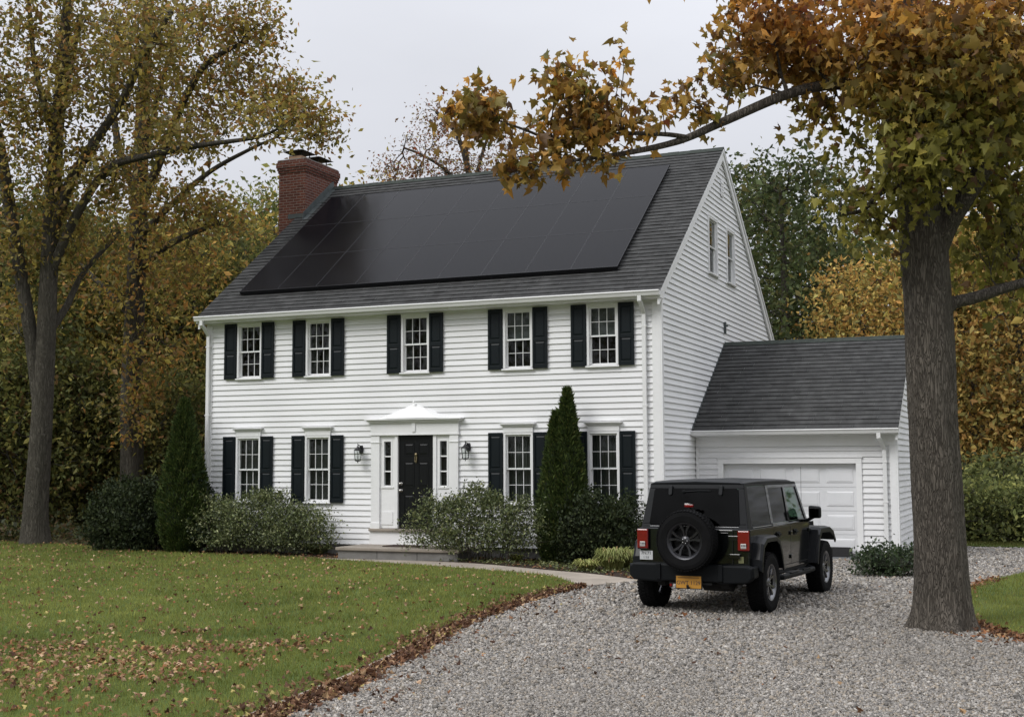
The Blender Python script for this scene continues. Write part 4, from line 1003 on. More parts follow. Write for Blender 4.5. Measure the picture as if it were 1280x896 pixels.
sheet('far_verge', [(4.6, 8.0), (9, 7.45), (22, 7.0), (40, 7.4), (40, 9.6), (20, 9.4), (6, 9.4), (4.6, 9.5)], .02, MT['turf'], thick=.03)
walkp = [tuple(p) for p in walk_near]+[tuple(p) for p in walk_far[::-1]]
sheet('walkway', walkp, .022, MT['pathstone'], thick=.045)
# dark joints between the path slabs
bedp = [tuple(p) for p in walk_far[1:]]+[(-7.6, -1.32), (-8.8, -1.1), (-11, -.92), (-13.2, -.72), (-14, .2), (-13, 1.5), (-11.3, 1.5), (-11.3, 0.1), (-.0, .1), (.35, -.2), (.75, -1.2), (.8, -2.6), (.82, -3.6)]
sheet('planting_bed', bedp, .026, MT['soil'], thick=.04)
# strip edging between lawn and gravel
mb = MB(); P_ = [np.array(p) for p in edge]
for a, b in zip(P_[:-1], P_[1:]):
    t = (b-a)/np.linalg.norm(b-a); nn = np.array([t[1], -t[0]])
    mb.prism([tuple(a-nn*.02), tuple(b-nn*.02), tuple(b+nn*.085), tuple(a+nn*.085)], 'z', -.02, .044)
eo = mb.build('lawn_edging', MT['edging'], None); tag(eo, 'weathered pale edging strip curving between the front lawn and the gravel', 'edging')

# ---------------------------------------------------------------- numpy scatter helpers
def in_poly(px, py, poly):
    c = np.zeros(len(px), bool); n = len(poly); j = n-1
    for i in range(n):
        xi, yi = poly[i]; xj, yj = poly[j]
        hit = ((yi > py) != (yj > py)) & (px < (xj-xi)*(py-yi)/(yj-yi+1e-12)+xi); c ^= hit; j = i
    return c
def in_view(x, y, z=0, mg=60):
    d = np.stack([x-CX, y-CY, np.full_like(x, z)-CZ], 1); dz = d@Fv
    u = 640+FPX*(d@Rv)/dz; v = 448-FPX*(d@Uv)/dz
    return (dz > 1) & (u > -mg-120) & (u < 1280+mg+260) & (v < 896+mg) & (v > -200)
def depth(x, y): return (np.stack([x-CX, y-CY], 1)@Fv[:2])
def tri_mesh(name, V, F, m, col=None, parent=None, smooth=False):
    """V (n,3), F (k,3) or (k,4) arrays, col (k,3) per-face colour"""
    me = bpy.data.meshes.new(name); nf, q = F.shape
    me.vertices.add(len(V)); me.vertices.foreach_set('co', np.ascontiguousarray(V, dtype=np.float32).ravel())
    me.loops.add(nf*q); me.loops.foreach_set('vertex_index', np.ascontiguousarray(F, dtype=np.int32).ravel())
    me.polygons.add(nf); me.polygons.foreach_set('loop_start', np.arange(0, nf*q, q, dtype=np.int32))
    try: me.polygons.foreach_set('loop_total', np.full(nf, q, dtype=np.int32))
    except Exception: pass
    me.update(calc_edges=True)
    if col is not None:
        a = me.attributes.new('tint', 'FLOAT_COLOR', 'FACE'); a.data.foreach_set('color', np.ascontiguousarray(np.concatenate([np.clip(col, 0.002, 1), np.ones((nf, 1))], 1), dtype=np.float32).ravel())
    o = link(name, me, m, parent, smooth=smooth, uv=False); return o
def instance(tv, tf, pos, mats, scale):
    """tv (V,3), tf (T,3); pos (N,3), mats (N,3,3) columns = axes, scale (N,)"""
    V = np.einsum('nij,vj->nvi', mats*scale[:, None, None], tv)+pos[:, None, :]
    n, k = len(pos), len(tv); F = (tf[None]+(np.arange(n)*k)[:, None, None]).reshape(-1, tf.shape[1]); return V.reshape(-1, 3), F
def rand_axes(n, rg, axis_bias=(0, 0, 0), spread=1.0):
    a = rg.normal(size=(n, 3))*spread+np.array(axis_bias); a /= np.linalg.norm(a, axis=1, keepdims=True)
    b = rg.normal(size=(n, 3)); b -= (b*a).sum(1, keepdims=True)*a; b /= np.linalg.norm(b, axis=1, keepdims=True)
    c = np.cross(a, b); return np.stack([b, a, c], -1)      # columns: x side, y along, z normal
def flat_axes(n, rg, tilt=.35):
    """roughly level, random heading"""
    nz = rg.normal(size=(n, 3))*tilt+np.array([0, 0, 1]); nz /= np.linalg.norm(nz, axis=1, keepdims=True)
    a = rg.normal(size=(n, 3)); a -= (a*nz).sum(1, keepdims=True)*nz; a /= np.linalg.norm(a, axis=1, keepdims=True)
    return np.stack([np.cross(a, nz), a, nz], -1)
def vnoise(x, y, seed=0, s=1.0):
    """cheap smooth value noise in 0..1"""
    x = x*s+seed*17.3; y = y*s+seed*9.1; xi = np.floor(x).astype(int); yi = np.floor(y).astype(int); fx = x-xi; fy = y-yi
    fx = fx*fx*(3-2*fx); fy = fy*fy*(3-2*fy)
    def h(a, b): v = np.sin(a*127.1+b*311.7+seed*74.7)*43758.5453; return v-np.floor(v)
    return (h(xi, yi)*(1-fx)+h(xi+1, yi)*fx)*(1-fy)+(h(xi, yi+1)*(1-fx)+h(xi+1, yi+1)*fx)*fy

# ---------------------------------------------------------------- grass
def scatter(poly, n, rg, bb):
    x = rg.uniform(bb[0], bb[1], n); y = rg.uniform(bb[2], bb[3], n); k = in_poly(x, y, poly) & in_view(x, y); return x[k], y[k]
def grass(name, poly, bb, z0, budget, seed, base=((.085, .112, .020), (.36, .375, .10))):
    rg = np.random.default_rng(seed); xs, ys_ = [], []
    x, y = scatter(poly, budget, rg, bb)
    d = depth(x, y); keep = rg.random(len(x)) < np.clip((13/d)**1.6, .10, 1); x, y, d = x[keep], y[keep], d[keep]
    n = len(x); cl = vnoise(x, y, 3, 2.2)*.6+vnoise(x, y, 4, 7)*.4
    h = (.030+.035*cl)*(rg.random(n)*.6+.7); w = .0028*np.clip(d/11, 1, 2.8)*(rg.random(n)*.6+.7)
    th = rg.uniform(0, 2*np.pi, n); lean = rg.normal(0, .5, n)*h; ldir = rg.uniform(0, 2*np.pi, n)
    b = np.stack([x, y, np.full(n, z0)], 1); s = np.stack([np.cos(th)*w, np.sin(th)*w, np.zeros(n)], 1)
    tip = b+np.stack([np.cos(ldir)*lean, np.sin(ldir)*lean, h], 1)
    V = np.stack([b-s, b+s, tip], 1).reshape(-1, 3); F = np.arange(3*n).reshape(-1, 3)
    c0, c1 = np.array(base[0]), np.array(base[1]); t = np.clip(rg.random(n)*.55+(vnoise(x, y, 9, .55)*.5+vnoise(x, y, 12, 2.6)*.5-.25)*.8, 0, 1)[:, None]
    col = c0*(1-t)+c1*t; dry = rg.random(n) < .06; col[dry] = np.array((.19, .15, .065))
    o = tri_mesh(name, V, F, MT['bladem'], col); tag(o, kind='stuff'); return o
MT['bladem'] = leafmat('grass_blade', trans=.35, objvar=0, rough=.8, ior=1.08)
o = grass('grass', lawn_pts, (-24, 2.3, -21, 1.3), .036, 900000, 11); tag(o, 'short green lawn grass covering the front yard', 'grass')
o = grass('grass', rl, (5.8, 22, -12, 6.3), .03, 420000, 12); tag(o, 'green grass right of the large trunk beside the gravel', 'grass')
o = grass('grass', [(4.6, 8.0), (9, 7.45), (22, 7.0), (40, 7.4), (40, 9.6), (20, 9.4), (6, 9.4), (4.6, 9.5)], (4.6, 20, 7, 9.5), .02, 90000, 13, ((.05, .06, .015), (.12, .12, .03))); tag(o, 'strip of pale grass beyond the far edge of the gravel', 'grass')

# ---------------------------------------------------------------- gravel stones
def rock_template(rg):
    v = np.array([(1, 0, 0), (-1, 0, 0), (0, 1, 0), (0, -1, 0), (0, 0, 1), (0, 0, -1)], float)
    v = v*rg.uniform(.6, 1.15, (6, 1))*np.array([1.15, .8, .55])+rg.normal(0, .16, (6, 3))
    return v, np.array([(0, 2, 4), (2, 1, 4), (1, 3, 4), (3, 0, 4), (2, 0, 5), (1, 2, 5), (3, 1, 5), (0, 3, 5)])
rg = np.random.default_rng(21)
x = rg.uniform(-.5, 14.5, 1670000); y = rg.uniform(-16.8, 7.4, 1670000)
k = in_view(x, y, 0, 20); x, y = x[k], y[k]
k = ~(in_poly(x, y, lawn_pts) | in_poly(x, y, rl) | in_poly(x, y, walkp) | in_poly(x, y, bedp) | ((x < 4.35) & (y > 2.3) ) | ((x < .02) & (y > -.1))); x, y = x[k], y[k]
d = depth(x, y); k = rg.random(len(x)) < np.clip((10.5/d)**2.6, .02, 1)*.80; x, y, d = x[k], y[k], d[k]
n = len(x); sz = .0135*np.clip(d/11, .9, 1.9)*np.exp(rg.normal(0, .32, n))
Vs, Fs, Cs = [], [], []; off = 0
tone = np.array([(.27, .265, .26), (.37, .365, .355), (.18, .177, .172), (.11, .108, .105), (.32, .29, .25), (.46, .455, .44), (.22, .205, .18)])
for t in range(8):
    s = slice(t, None, 8); m_ = len(x[s]); tv, tf = rock_template(rg)
    V, F = instance(tv, tf, np.stack([x[s], y[s], sz[s]*.25], 1), flat_axes(m_, rg, .5), sz[s])
    c = tone[rg.choice(7, m_, p=[.30, .2, .16, .05, .14, .05, .10])]*rg.uniform(.85, 1.15, (m_, 1))*np.array([.95, .94, .925])*np.array([1.03, .985, .93])
    ty = -8.2-y[s]; cxx = 3.0+.06*ty+.035*ty**1.5*(ty > 0) if False else 3.0+.10*np.clip(ty, 0, 30); trk = (np.exp(-((x[s]-cxx-.8)/.26)**2)+np.exp(-((x[s]-cxx+.8)/.26)**2))*(ty > -6); mud = np.clip((vnoise(x[s], y[s], 31, .45)-.5)*1.6+.45*trk*vnoise(x[s], y[s], 33, 1.2), 0, 1)[:, None]; c = c*(1-.55*mud)+np.array((.18, .165, .145))*.55*mud
    Vs.append(V); Fs.append(F+off); Cs.append(np.repeat(c, 8, 0)); off += len(V)
MT['stonem'] = leafmat('gravel_stone', trans=0, objvar=0, rough=.8, ior=1.15)
o = tri_mesh('gravel', np.concatenate(Vs), np.concatenate(Fs), MT['stonem'], np.concatenate(Cs)); tag(o, 'loose grey crushed stone covering the driveway', 'gravel', kind='stuff')

# ---------------------------------------------------------------- fallen leaves
ML_V = []; 
_out = [(0, 0), (.16, .10), (.46, .06), (.36, .26), (.50, .46), (.26, .46), (.20, .62), (.0, 1.0), (-.20, .62), (-.26, .46), (-.50, .46), (-.36, .26), (-.46, .06), (-.16, .10)]
MAPLE_V = np.array([(0, .38, .03)]+[(a, b, -.10*abs(a)-.07*(b-.4)**2) for a, b in _out]); MAPLE_F = np.array([(0, i, i % 14+1) for i in range(1, 15)])
MAPLE_V[:, 2] -= .35*np.abs(MAPLE_V[:, 0])**1.2+.22*np.clip(MAPLE_V[:, 1]-.45, 0, 1)
LEAF_V = np.array([(0, 0, 0), (.27, .42, .07), (0, 1, -.10), (-.27, .42, .07)]); LEAF_F = np.array([(0, 1, 2), (0, 2, 3)])
LEAF6_V = np.array([(0, 0, 0), (.26, .3, .06), (.2, .7, .03), (0, 1, -.14), (-.2, .7, .03), (-.26, .3, .06), (0, .5, -.02)]); LEAF6_F = np.array([(6, 0, 1), (6, 1, 2), (6, 2, 3), (6, 3, 4), (6, 4, 5), (6, 5, 0)])
def fallen(name, x, y, z, size, cols, probs, label, seed, tilt=.5, tv=MAPLE_V, tf=MAPLE_F):
    rg = np.random.default_rng(seed); n = len(x); ax = flat_axes(n, rg, tilt)
    tvc = tv.copy(); tvc[:, 2] -= .9*(np.abs(tvc[:, 0])**1.5)
    V, F = instance(tvc, tf, np.stack([x, y, z], 1), ax, size)
    c = np.array(cols)[rg.choice(len(cols), n, p=probs)]*rg.uniform(.7, 1.3, (n, 1)); o = tri_mesh(name, V, F, MT['deadm'], np.repeat(c, len(tf), 0)); tag(o, label, 'leaves', kind='stuff'); return o
MT['deadm'] = leafmat('dead_leaf', trans=.2, objvar=0, rough=.7, ior=1.15)
TAN, BRN, DBR, YEL, RUS, PNK = (.36, .23, .12), (.20, .10, .05), (.085, .042, .024), (.42, .34, .12), (.28, .12, .05), (.45, .30, .19)
rg = np.random.default_rng(5)
x, y = scatter(lawn_pts, 190000, rg, (-24, 2, -18, 1.2)); d = depth(x, y)
# drifts: thick patch at lower left, thin elsewhere
def drift(cx, cy, rx, ry, th=0.0):
    c, s = math.cos(th), math.sin(th); a = (x-cx)*c+(y-cy)*s+(vnoise(x, y, 47, 1.1)-.5)*1.5; b = -(x-cx)*s+(y-cy)*c+(vnoise(x, y, 48, 1.1)-.5)*1.5; rx *= 1.35; ry *= 1.35; return np.exp(-((a/rx)**2+(b/ry)**2))
c1 = CAMP[:2]
def gp_(u, v):
    dd = Fv+Rv*(u-640)/FPX-Uv*(v-448)/FPX; return CAMP+dd*(-CZ/dd[2])
q1, q2, q3, q4 = gp_(120, 835), gp_(220, 830), gp_(30, 820), gp_(250, 870)
dens = .21+3.4*drift(q1[0], q1[1], .85, 1.1)+1.5*drift(q2[0], q2[1], .8, .9)+1.7*drift(q3[0], q3[1], .7, 1.0)+1.0*drift(q4[0], q4[1], .7, .7)
dens *= .25+1.5*vnoise(x, y, 41, 1.7)
dens += .05*(vnoise(x, y, 44, .8) > .6)
k = rg.random(len(x)) < np.clip(dens*.15, 0, .42); x, y, d = x[k], y[k], d[k]
fallen('fallen_leaves', x, y, .062+rg.uniform(0, .03, len(x)), rg.uniform(.035, .07, len(x)), [TAN, BRN, YEL, RUS, PNK, DBR], [.24, .34, .05, .12, .10, .15], 'tan and brown leaves scattered over the front lawn', 1)
# bank of brown leaves along the edging, on the gravel side
E_ = np.array(edge); t = rg.uniform(0, len(E_)-1.001, 13000); i = t.astype(int); f = (t-i)[:, None]; p = E_[i]*(1-f)+E_[i+1]*f
tg_ = E_[i+1]-E_[i]; tg_ /= np.linalg.norm(tg_, axis=1, keepdims=True); nn = np.stack([tg_[:, 1], -tg_[:, 0]], 1)
wv = .04+.15*vnoise(p[:, 0], p[:, 1], 51, 1.3)+.07*vnoise(p[:, 0], p[:, 1], 52, 4); wv *= np.clip((-(p[:, 1])-3.4)/9, .3, 1.15)
off_ = .075+wv*np.abs(rg.normal(0, .52, len(p))); strag = rg.random(len(p)) < .04; off_[strag] += rg.random(strag.sum())*.8; inn = rg.random(len(p)) < .06; off_[inn] = -rg.random(inn.sum())*.25
pp = p+nn*off_[:, None]; zz = .015+.045*np.exp(-((off_-.1)/.14)**2)*rg.random(len(p)); zz[off_ < .09] = .055
fallen('leaf_litter', pp[:, 0], pp[:, 1], zz, rg.uniform(.035, .075, len(p)), [DBR, BRN, (.14, .07, .04), TAN, PNK, YEL], [.42, .24, .14, .11, .06, .03], 'brown leaf litter banked along the pale lawn edging', 2, .75)
# odd leaves on the gravel, path and bed
gx_ = rg.uniform(.3, 11, 900); gy_ = rg.uniform(-16, 7, 900); k = rg.random(900) < .25+.6*(vnoise(gx_, gy_, 60, .7) > .62); k &= ~in_poly(gx_, gy_, lawn_pts)
cl_ = [gp_(950, 718), gp_(845, 772), gp_(825, 769), gp_(1090, 716), gp_(1240, 803), gp_(1190, 790), gp_(510, 793), gp_(555, 790), gp_(1225, 795), gp_(440, 830)]
ex = np.concatenate([rg.normal(c[0], .14, 22) for c in cl_]+[gx_[k]]); ey = np.concatenate([rg.normal(c[1], .14, 22) for c in cl_]+[gy_[k]])
ey = np.where((ex < 4.3) & (ey > 2.1), 1.9, ey); kk = ~((ex < 0) & (ey > -.3)); ex, ey = ex[kk], ey[kk]
fallen('scattered_leaves', ex, ey, np.full(len(ex), .022), rg.uniform(.04, .08, len(ex)), [BRN, DBR, TAN, RUS], [.4, .3, .15, .15], 'brown leaves lying in small groups on the gravel', 3, .5)
# leaves round the right lawn edge and trunk
ro_ = np.array(spline([(7.0, -9.6), (6.45, -8.4), (6.05, -7.0), (5.95, -5.4), (6.0, -3.6), (6.4, -1.5)])); t = rg.uniform(0, len(ro_)-1.001, 1500); i = t.astype(int); f = (t-i)[:, None]; p = ro_[i]*(1-f)+ro_[i+1]*f+rg.normal(0, .09, (1500, 2))
fallen('leaf_drift', p[:, 0], p[:, 1], np.full(1500, .03)+rg.random(1500)*.02, rg.uniform(.04, .08, 1500), [BRN, DBR, TAN, RUS], [.4, .3, .15, .15], 'brown leaves gathered along the edge of the right lawn', 4, .6)
bx, by = scatter(bedp, 9000, rg, (-14.5, 1, -4, 1.5)); fr_ = rg.random(len(bx)) < .25+.5*(vnoise(bx, by, 70, 1.5) > .5)
fallen('bed_leaves', bx[fr_], by[fr_], np.full(fr_.sum(), .04), rg.uniform(.05, .09, fr_.sum()), [BRN, DBR, TAN, RUS], [.36, .44, .1, .1], 'dead leaves lying on the soil of the planting bed', 6, .5)
# ================================================================== TREES AND SHRUBS
def barkmat(name, c0, c1, scale=6, dist=.03):
    m, n, b = newmat(name); b.inputs['Roughness'].default_value = .95; b.inputs['Specular IOR Level'].default_value = .15
    t = n.nodes.new('ShaderNodeTexCoord'); mpn = n.nodes.new('ShaderNodeMapping'); mpn.inputs['Scale'].default_value = (1, 1, .14)
    n.links.new(t.outputs['Object'], mpn.inputs[0])
    dn = n.nodes.new('ShaderNodeTexNoise'); dn.inputs['Scale'].default_value = scale*.7; dn.inputs['Detail'].default_value = 3; n.links.new(mpn.outputs[0], dn.inputs[0])
    ad = n.nodes.new('ShaderNodeVectorMath'); ad.operation = 'MULTIPLY_ADD'; ad.inputs[1].default_value = (.5, .5, .5)
    n.links.new(dn.outputs['Color'], ad.inputs[0]); n.links.new(mpn.outputs[0], ad.inputs[2])
    vo = n.nodes.new('ShaderNodeTexVoronoi'); vo.feature = 'DISTANCE_TO_EDGE'; vo.inputs['Scale'].default_value = scale*2; n.links.new(ad.outputs[0], vo.inputs[0])
    no = n.nodes.new('ShaderNodeTexNoise'); no.inputs['Scale'].default_value = scale*3; no.inputs['Detail'].default_value = 8; n.links.new(mpn.outputs[0], no.inputs[0])
    no2 = n.nodes.new('ShaderNodeTexNoise'); no2.inputs['Scale'].default_value = 1.7; no2.inputs['Detail'].default_value = 6; n.links.new(t.outputs['Object'], no2.inputs[0])
    mr = n.nodes.new('ShaderNodeMapRange'); mr.inputs[1].default_value = 0; mr.inputs[2].default_value = .18; n.links.new(vo.outputs['Distance'], mr.inputs[0])
    hgt = math_node(n, 'ADD', mr.outputs[0], math_node(n, 'MULTIPLY', no.outputs[0], None, 0, .7))
    f = math_node(n, 'MULTIPLY', math_node(n, 'ADD', math_node(n, 'MULTIPLY', mr.outputs[0], None, 0, .55), math_node(n, 'MULTIPLY', no2.outputs[0], None, 0, .8)), no.outputs[0])
    mx = n.nodes.new('ShaderNodeMixRGB'); mx.inputs[1].default_value = (*c0, 1); mx.inputs[2].default_value = (*c1, 1); n.links.new(f, mx.inputs[0]); n.links.new(mx.outputs[0], b.inputs['Base Color'])
    bp = n.nodes.new('ShaderNodeBump'); bp.inputs['Strength'].default_value = .9; bp.inputs['Distance'].default_value = dist; n.links.new(hgt, bp.inputs['Height']); n.links.new(bp.outputs[0], b.inputs['Normal'])
    return m
MT['bark'] = barkmat('maple_bark', (.05, .043, .035), (.22, .193, .16), 11, .02)
MT['barkdark'] = barkmat('woods_bark', (.045, .040, .032), (.15, .135, .11), 9, .02)
MT['leafm'] = leafmat('tree_leaf', trans=.42, objvar=0, rough=.6, ior=1.2)
MT['leafv'] = leafmat('woods_leaf', trans=.40, objvar=.28, rough=.7, ior=1.12)
MT['shrubm'] = leafmat('shrub_leaf', trans=.25, objvar=0, rough=.5, ior=1.3)
MT['needle'] = leafmat('evergreen_spray', trans=.15, objvar=0, rough=.7, ior=1.15)
def ellipsoid_pts(c, r, n, rg, shell=.45):
    d = rg.normal(size=(n, 3)); d /= np.linalg.norm(d, axis=1, keepdims=True); q = rg.random(n)**shell
    return np.array(c)+d*q[:, None]*np.array(r)
class Skel:
    """wood skeleton: nodes with parents; clusters are hooked on by the nearest-branch rule"""
    def __init__(s): s.p = []; s.par = []; s.r = []; s.len = []
    def path(s, pts, parent=-1):
        k = parent
        for q in pts:
            s.p.append(np.array(q[:3], float)); s.par.append(k); s.r.append(q[3]); s.len.append(0 if k < 0 else s.len[k]+.15*np.linalg.norm(s.p[-1]-s.p[k])); k = len(s.p)-1
        return k
    def near(s, q):
        P = np.array(s.p); return int(np.argmin(((P-np.array(q[:3]))**2).sum(1)))
    def limb(s, pts): return s.path(pts, s.near(pts[0]))
    def grow(s, C, rg, wpath=.55, sag=.10, jit=.10, tip=.006, up=.0):
        order = np.argsort([min(np.linalg.norm(np.array(s.p)-c, axis=1)) for c in C])
        P = [p for p in s.p]; L = list(s.len); ends = []
        buf = np.zeros((len(P)+len(C)*4+10, 3)); ln = np.zeros(len(buf)); cnt = len(P); buf[:cnt] = P; ln[:cnt] = L
        for i in order:
            c = C[i]; v = c-buf[:cnt]; dd = np.linalg.norm(v, axis=1)
            cost = dd+wpath*ln[:cnt]+.8*np.maximum(0, -v[:, 2])*up
            j = int(np.argmin(cost)); a = buf[j]; D = dd[j]; k = max(1, min(4, int(D/.45)+1)); prev = j
            side = rg.normal(size=3)*jit*D
            for q in range(1, k+1):
                t = q/k; pt = a*(1-t)+c*t+side*math.sin(math.pi*t)+np.array([0, 0, sag*D*math.sin(math.pi*t)])
                buf[cnt] = pt; ln[cnt] = ln[prev]+np.linalg.norm(pt-buf[prev]); s.p.append(pt); s.par.append(prev); s.r.append(0); s.len.append(ln[cnt]); prev = cnt; cnt += 1
                if cnt >= len(buf)-2: buf = np.vstack([buf, np.zeros((2000, 3))]); ln = np.concatenate([ln, np.zeros(2000)])
            ends.append(prev)
        s.ends = ends; s.tip = tip; return s
    def radii(s, ex=2.3):
        n = len(s.p); acc = np.zeros(n); tip = getattr(s, 'tip', .006)
        has = np.zeros(n, bool)
        for i in range(n-1, -1, -1):
            if not has[i]: acc[i] = max(acc[i], tip**ex)
            pa = s.par[i]
            if pa >= 0: acc[pa] += acc[i]; has[pa] = True
        r = acc**(1/ex)
        for i in range(n):
            if s.r[i] > 0: r[i] = s.r[i]
            elif s.par[i] >= 0: r[i] = min(r[i], r[s.par[i]]*.85)
        s.rr = r; return r
    def twig_mesh(s, sides=5, minr=0):
        """one frustum per twig segment"""
        r = s.radii(); P = np.array(s.p); ids = [i for i in range(len(P)) if s.par[i] >= 0 and s.r[i] == 0]
        if not ids: return np.zeros((0, 3)), np.zeros((0, 4), int)
        a = P[[s.par[i] for i in ids]]; b = P[ids]; ra = np.minimum(r[[s.par[i] for i in ids]], r[ids]*1.7); rb = r[ids]
        t = b-a; t /= np.linalg.norm(t, axis=1, keepdims=True)+1e-9; ref = np.where(np.abs(t[:, 2:3]) > .9, np.array([[1., 0, 0]]), np.array([[0, 0, 1.]]))
        u = np.cross(t, ref); u /= np.linalg.norm(u, axis=1, keepdims=True); w = np.cross(t, u); V = []
        an = 2*np.pi*np.arange(sides)/sides
        R1 = a[:, None]+(u[:, None]*np.cos(an)[None, :, None]+w[:, None]*np.sin(an)[None, :, None])*ra[:, None, None]
        R2 = b[:, None]+(u[:, None]*np.cos(an)[None, :, None]+w[:, None]*np.sin(an)[None, :, None])*rb[:, None, None]
        V = np.concatenate([R1, R2], 1).reshape(-1, 3); k = np.arange(sides); kn = (k+1) % sides
        f = np.stack([k, kn, kn+sides, k+sides], 1); F = (f[None]+(np.arange(len(ids))*2*sides)[:, None, None]).reshape(-1, 4); return V, F
def limb_mesh(paths, base, sides=20, rough=.08, seed=0, step=.12, flare=None):
    """smooth swept limbs with uneven bark relief"""
    rg = np.random.default_rng(seed); Vs, Fs = [], []; off = 0
    for pth in paths:
        q = np.array(spline([p for p in pth], 8)) if len(pth) > 2 else np.array(pth, float)
        seg = np.linalg.norm(np.diff(q[:, :3], axis=0), axis=1); s = np.concatenate([[0], np.cumsum(seg)]); L = s[-1]; m = max(4, int(L/step)); tt = np.linspace(0, L, m)
        c = np.stack([np.interp(tt, s, q[:, i]) for i in range(4)], 1); t = np.gradient(c[:, :3], axis=0); t /= np.linalg.norm(t, axis=1, keepdims=True)
        u = np.cross(t[0], (0, 1, .01)); u /= np.linalg.norm(u); k = np.arange(sides); an = 2*np.pi*k/sides; rings = []
        for i in range(m):
            u = u-(u@t[i])*t[i]; u /= np.linalg.norm(u); w = np.cross(t[i], u); rr = c[i, 3]*(1+rough*(.5*np.sin(3*an+i*.05+seed)+.35*np.sin(7*an+1.3*seed+i*.11)+.3*np.sin(2*an+i*.21)*.7+rg.normal(0, .12, sides)))
            if flare is not None:
                z = c[i, 2]-base[2]; fl = flare[0]*np.exp(-max(z, 0)/flare[1]); rr = rr*(1+fl*(1+.55*np.sin(an*4+1.1)+.35*np.sin(an*7+.3)))
            rings.append(c[i, :3]+(np.cos(an)[:, None]*u+np.sin(an)[:, None]*w)*rr[:, None])
        V = np.concatenate(rings); kn = (k+1) % sides; f = np.stack([k, kn, kn+sides, k+sides], 1); F = (f[None]+(np.arange(m-1)*sides)[:, None, None]).reshape(-1, 4)
        Vs.append(V); Fs.append(F+off); off += len(V)
    return np.concatenate(Vs), np.concatenate(Fs)
def leaf_cloud(ends, rg, per, spread, size, colfn, tv, tf, axis_bias=(0, 0, -.5), szvar=.25, flatten=1.0):
    E_ = np.asarray(ends); n = len(E_)*per; c = np.repeat(E_, per, 0)+rg.normal(size=(n, 3))*spread*np.array([1, 1, flatten])
    ax = rand_axes(n, rg, axis_bias); sz = size*np.exp(rg.normal(0, szvar, n)); V, F = instance(tv, tf, c, ax, sz)
    clump = np.repeat(rg.random(len(E_)), per); col = colfn(c, clump, rg); return V, F, np.repeat(col, len(tf), 0)
def palette(cols, probs, vary=.22, clumpv=.35):
    A = np.array(cols)
    def f(c, clump, rg):
        n = len(c); k = rg.choice(len(A), n, p=probs); return A[k]*np.clip(1+rg.normal(0, vary, n), .4, 1.8)[:, None]*(1-clumpv/2+clumpv*clump)[:, None]
    return f
def plant(name, label, cat, base, group=None, wood=None, leaves=None, woodname='trunk', leafname='crown', wm=None, lm=None, rz=0):
    root = empty(name, tuple(base), rz); tag(root, label, cat, group); b = np.array(base)
    if wood: 
        for nm, (V, F, sm) in wood.items(): tri_mesh(nm, V-b, F, wm, None, root, smooth=sm)
    if leaves: V, F, C = leaves; tri_mesh(leafname, V-b, F, lm, C, root)
    return root
def lobe(u, v, d, rx, ry, rd):
    """crown lobe: centre where the photo shows it, radii in metres from its apparent size"""
    c = at(u, v, d); return c, (rx*d/FPX, rd, ry*d/FPX)
OLV, OL2, ORG, OR2, BR1, YLG, DGR, RED = (.20, .175, .045), (.13, .125, .034), (.60, .29, .06), (.42, .18, .04), (.22, .12, .045), (.32, .27, .06), (.045, .055, .018), (.30, .09, .04)
# ---------------------------------------------------------------- the large maple at right
CURL_V = MAPLE_V*np.array([.62, 1.08, 1]); CURL_V[:, 2] -= .85*np.abs(MAPLE_V[:, 0])+.30*np.clip(MAPLE_V[:, 1]-.3, 0, 1)**1.5; CURL_V[:, 0] += .12*MAPLE_V[:, 1]**2
rg = np.random.default_rng(100)
TB = np.array([6.0, -8.72, 0.0])
trunk = [(6.06, -8.72, -.08, .335), (6.05, -8.74, .6, .318), (6.03, -8.80, 1.6, .298), (6.01, -8.90, 2.8, .290), (6.0, -8.98, 3.8, .285), (5.97, -9.1, 5.0, .27), (5.93, -9.2, 6.0, .25), (5.9, -9.3, 7.2, .23), (5.8, -9.4, 9.0, .18), (5.9, -9.5, 11.5, .10)]
A = lambda u, v, d, r: (*at(u, v, d), r)
limbs = [
 [(5.92, -9.15, 5.6, .19), A(1110, 128, 15.4, .11), A(1085, 112, 15.3, .082), A(1045, 106, 15.2, .066), A(985, 118, 15.0, .058), A(905, 152, 14.8, .050), A(850, 176, 14.6, .040), A(790, 190, 14.4, .030), A(745, 197, 14.3, .024), A(700, 203, 14.2, .014)],
 [A(860, 172, 14.62, .030), A(832, 168, 14.5, .026), A(780, 167, 14.4, .022), A(735, 172, 14.3, .019), A(690, 174, 14.2, .017), A(655, 162, 14.1, .014), A(615, 148, 14.0, .010)],
 [(5.95, -9.0, 4.3, .20), A(1180, 285, 15.5, .15), A(1200, 255, 15.4, .125), A(1222, 222, 15.3, .115), A(1245, 190, 15.2, .10), A(1275, 130, 15.0, .08), A(1320, 40, 14.8, .05)],
 [(5.96, -8.95, 3.6, .16), A(1188, 381, 15.6, .085), A(1215, 373, 15.7, .075), A(1250, 362, 15.8, .065), A(1290, 350, 15.9, .055), A(1360, 330, 16.0, .035)],
 [(5.9, -9.3, 6.6, .16), A(1120, 60, 15.0, .11), A(1080, 0, 14.8, .08), A(1030, -60, 14.6, .05)],
 [(5.9, -9.3, 7.0, .16), A(1190, 40, 15.9, .11), A(1240, -20, 16.2, .08), A(1300, -90, 16.5, .05)],
 [(5.95, -9.1, 5.2, .09), A(1110, 235, 15.3, .05), A(1080, 262, 15.2, .028), A(1050, 268, 15.1, .014)],
]
sk = Skel(); sk.path(trunk)
for l in limbs: sk.limb(l)
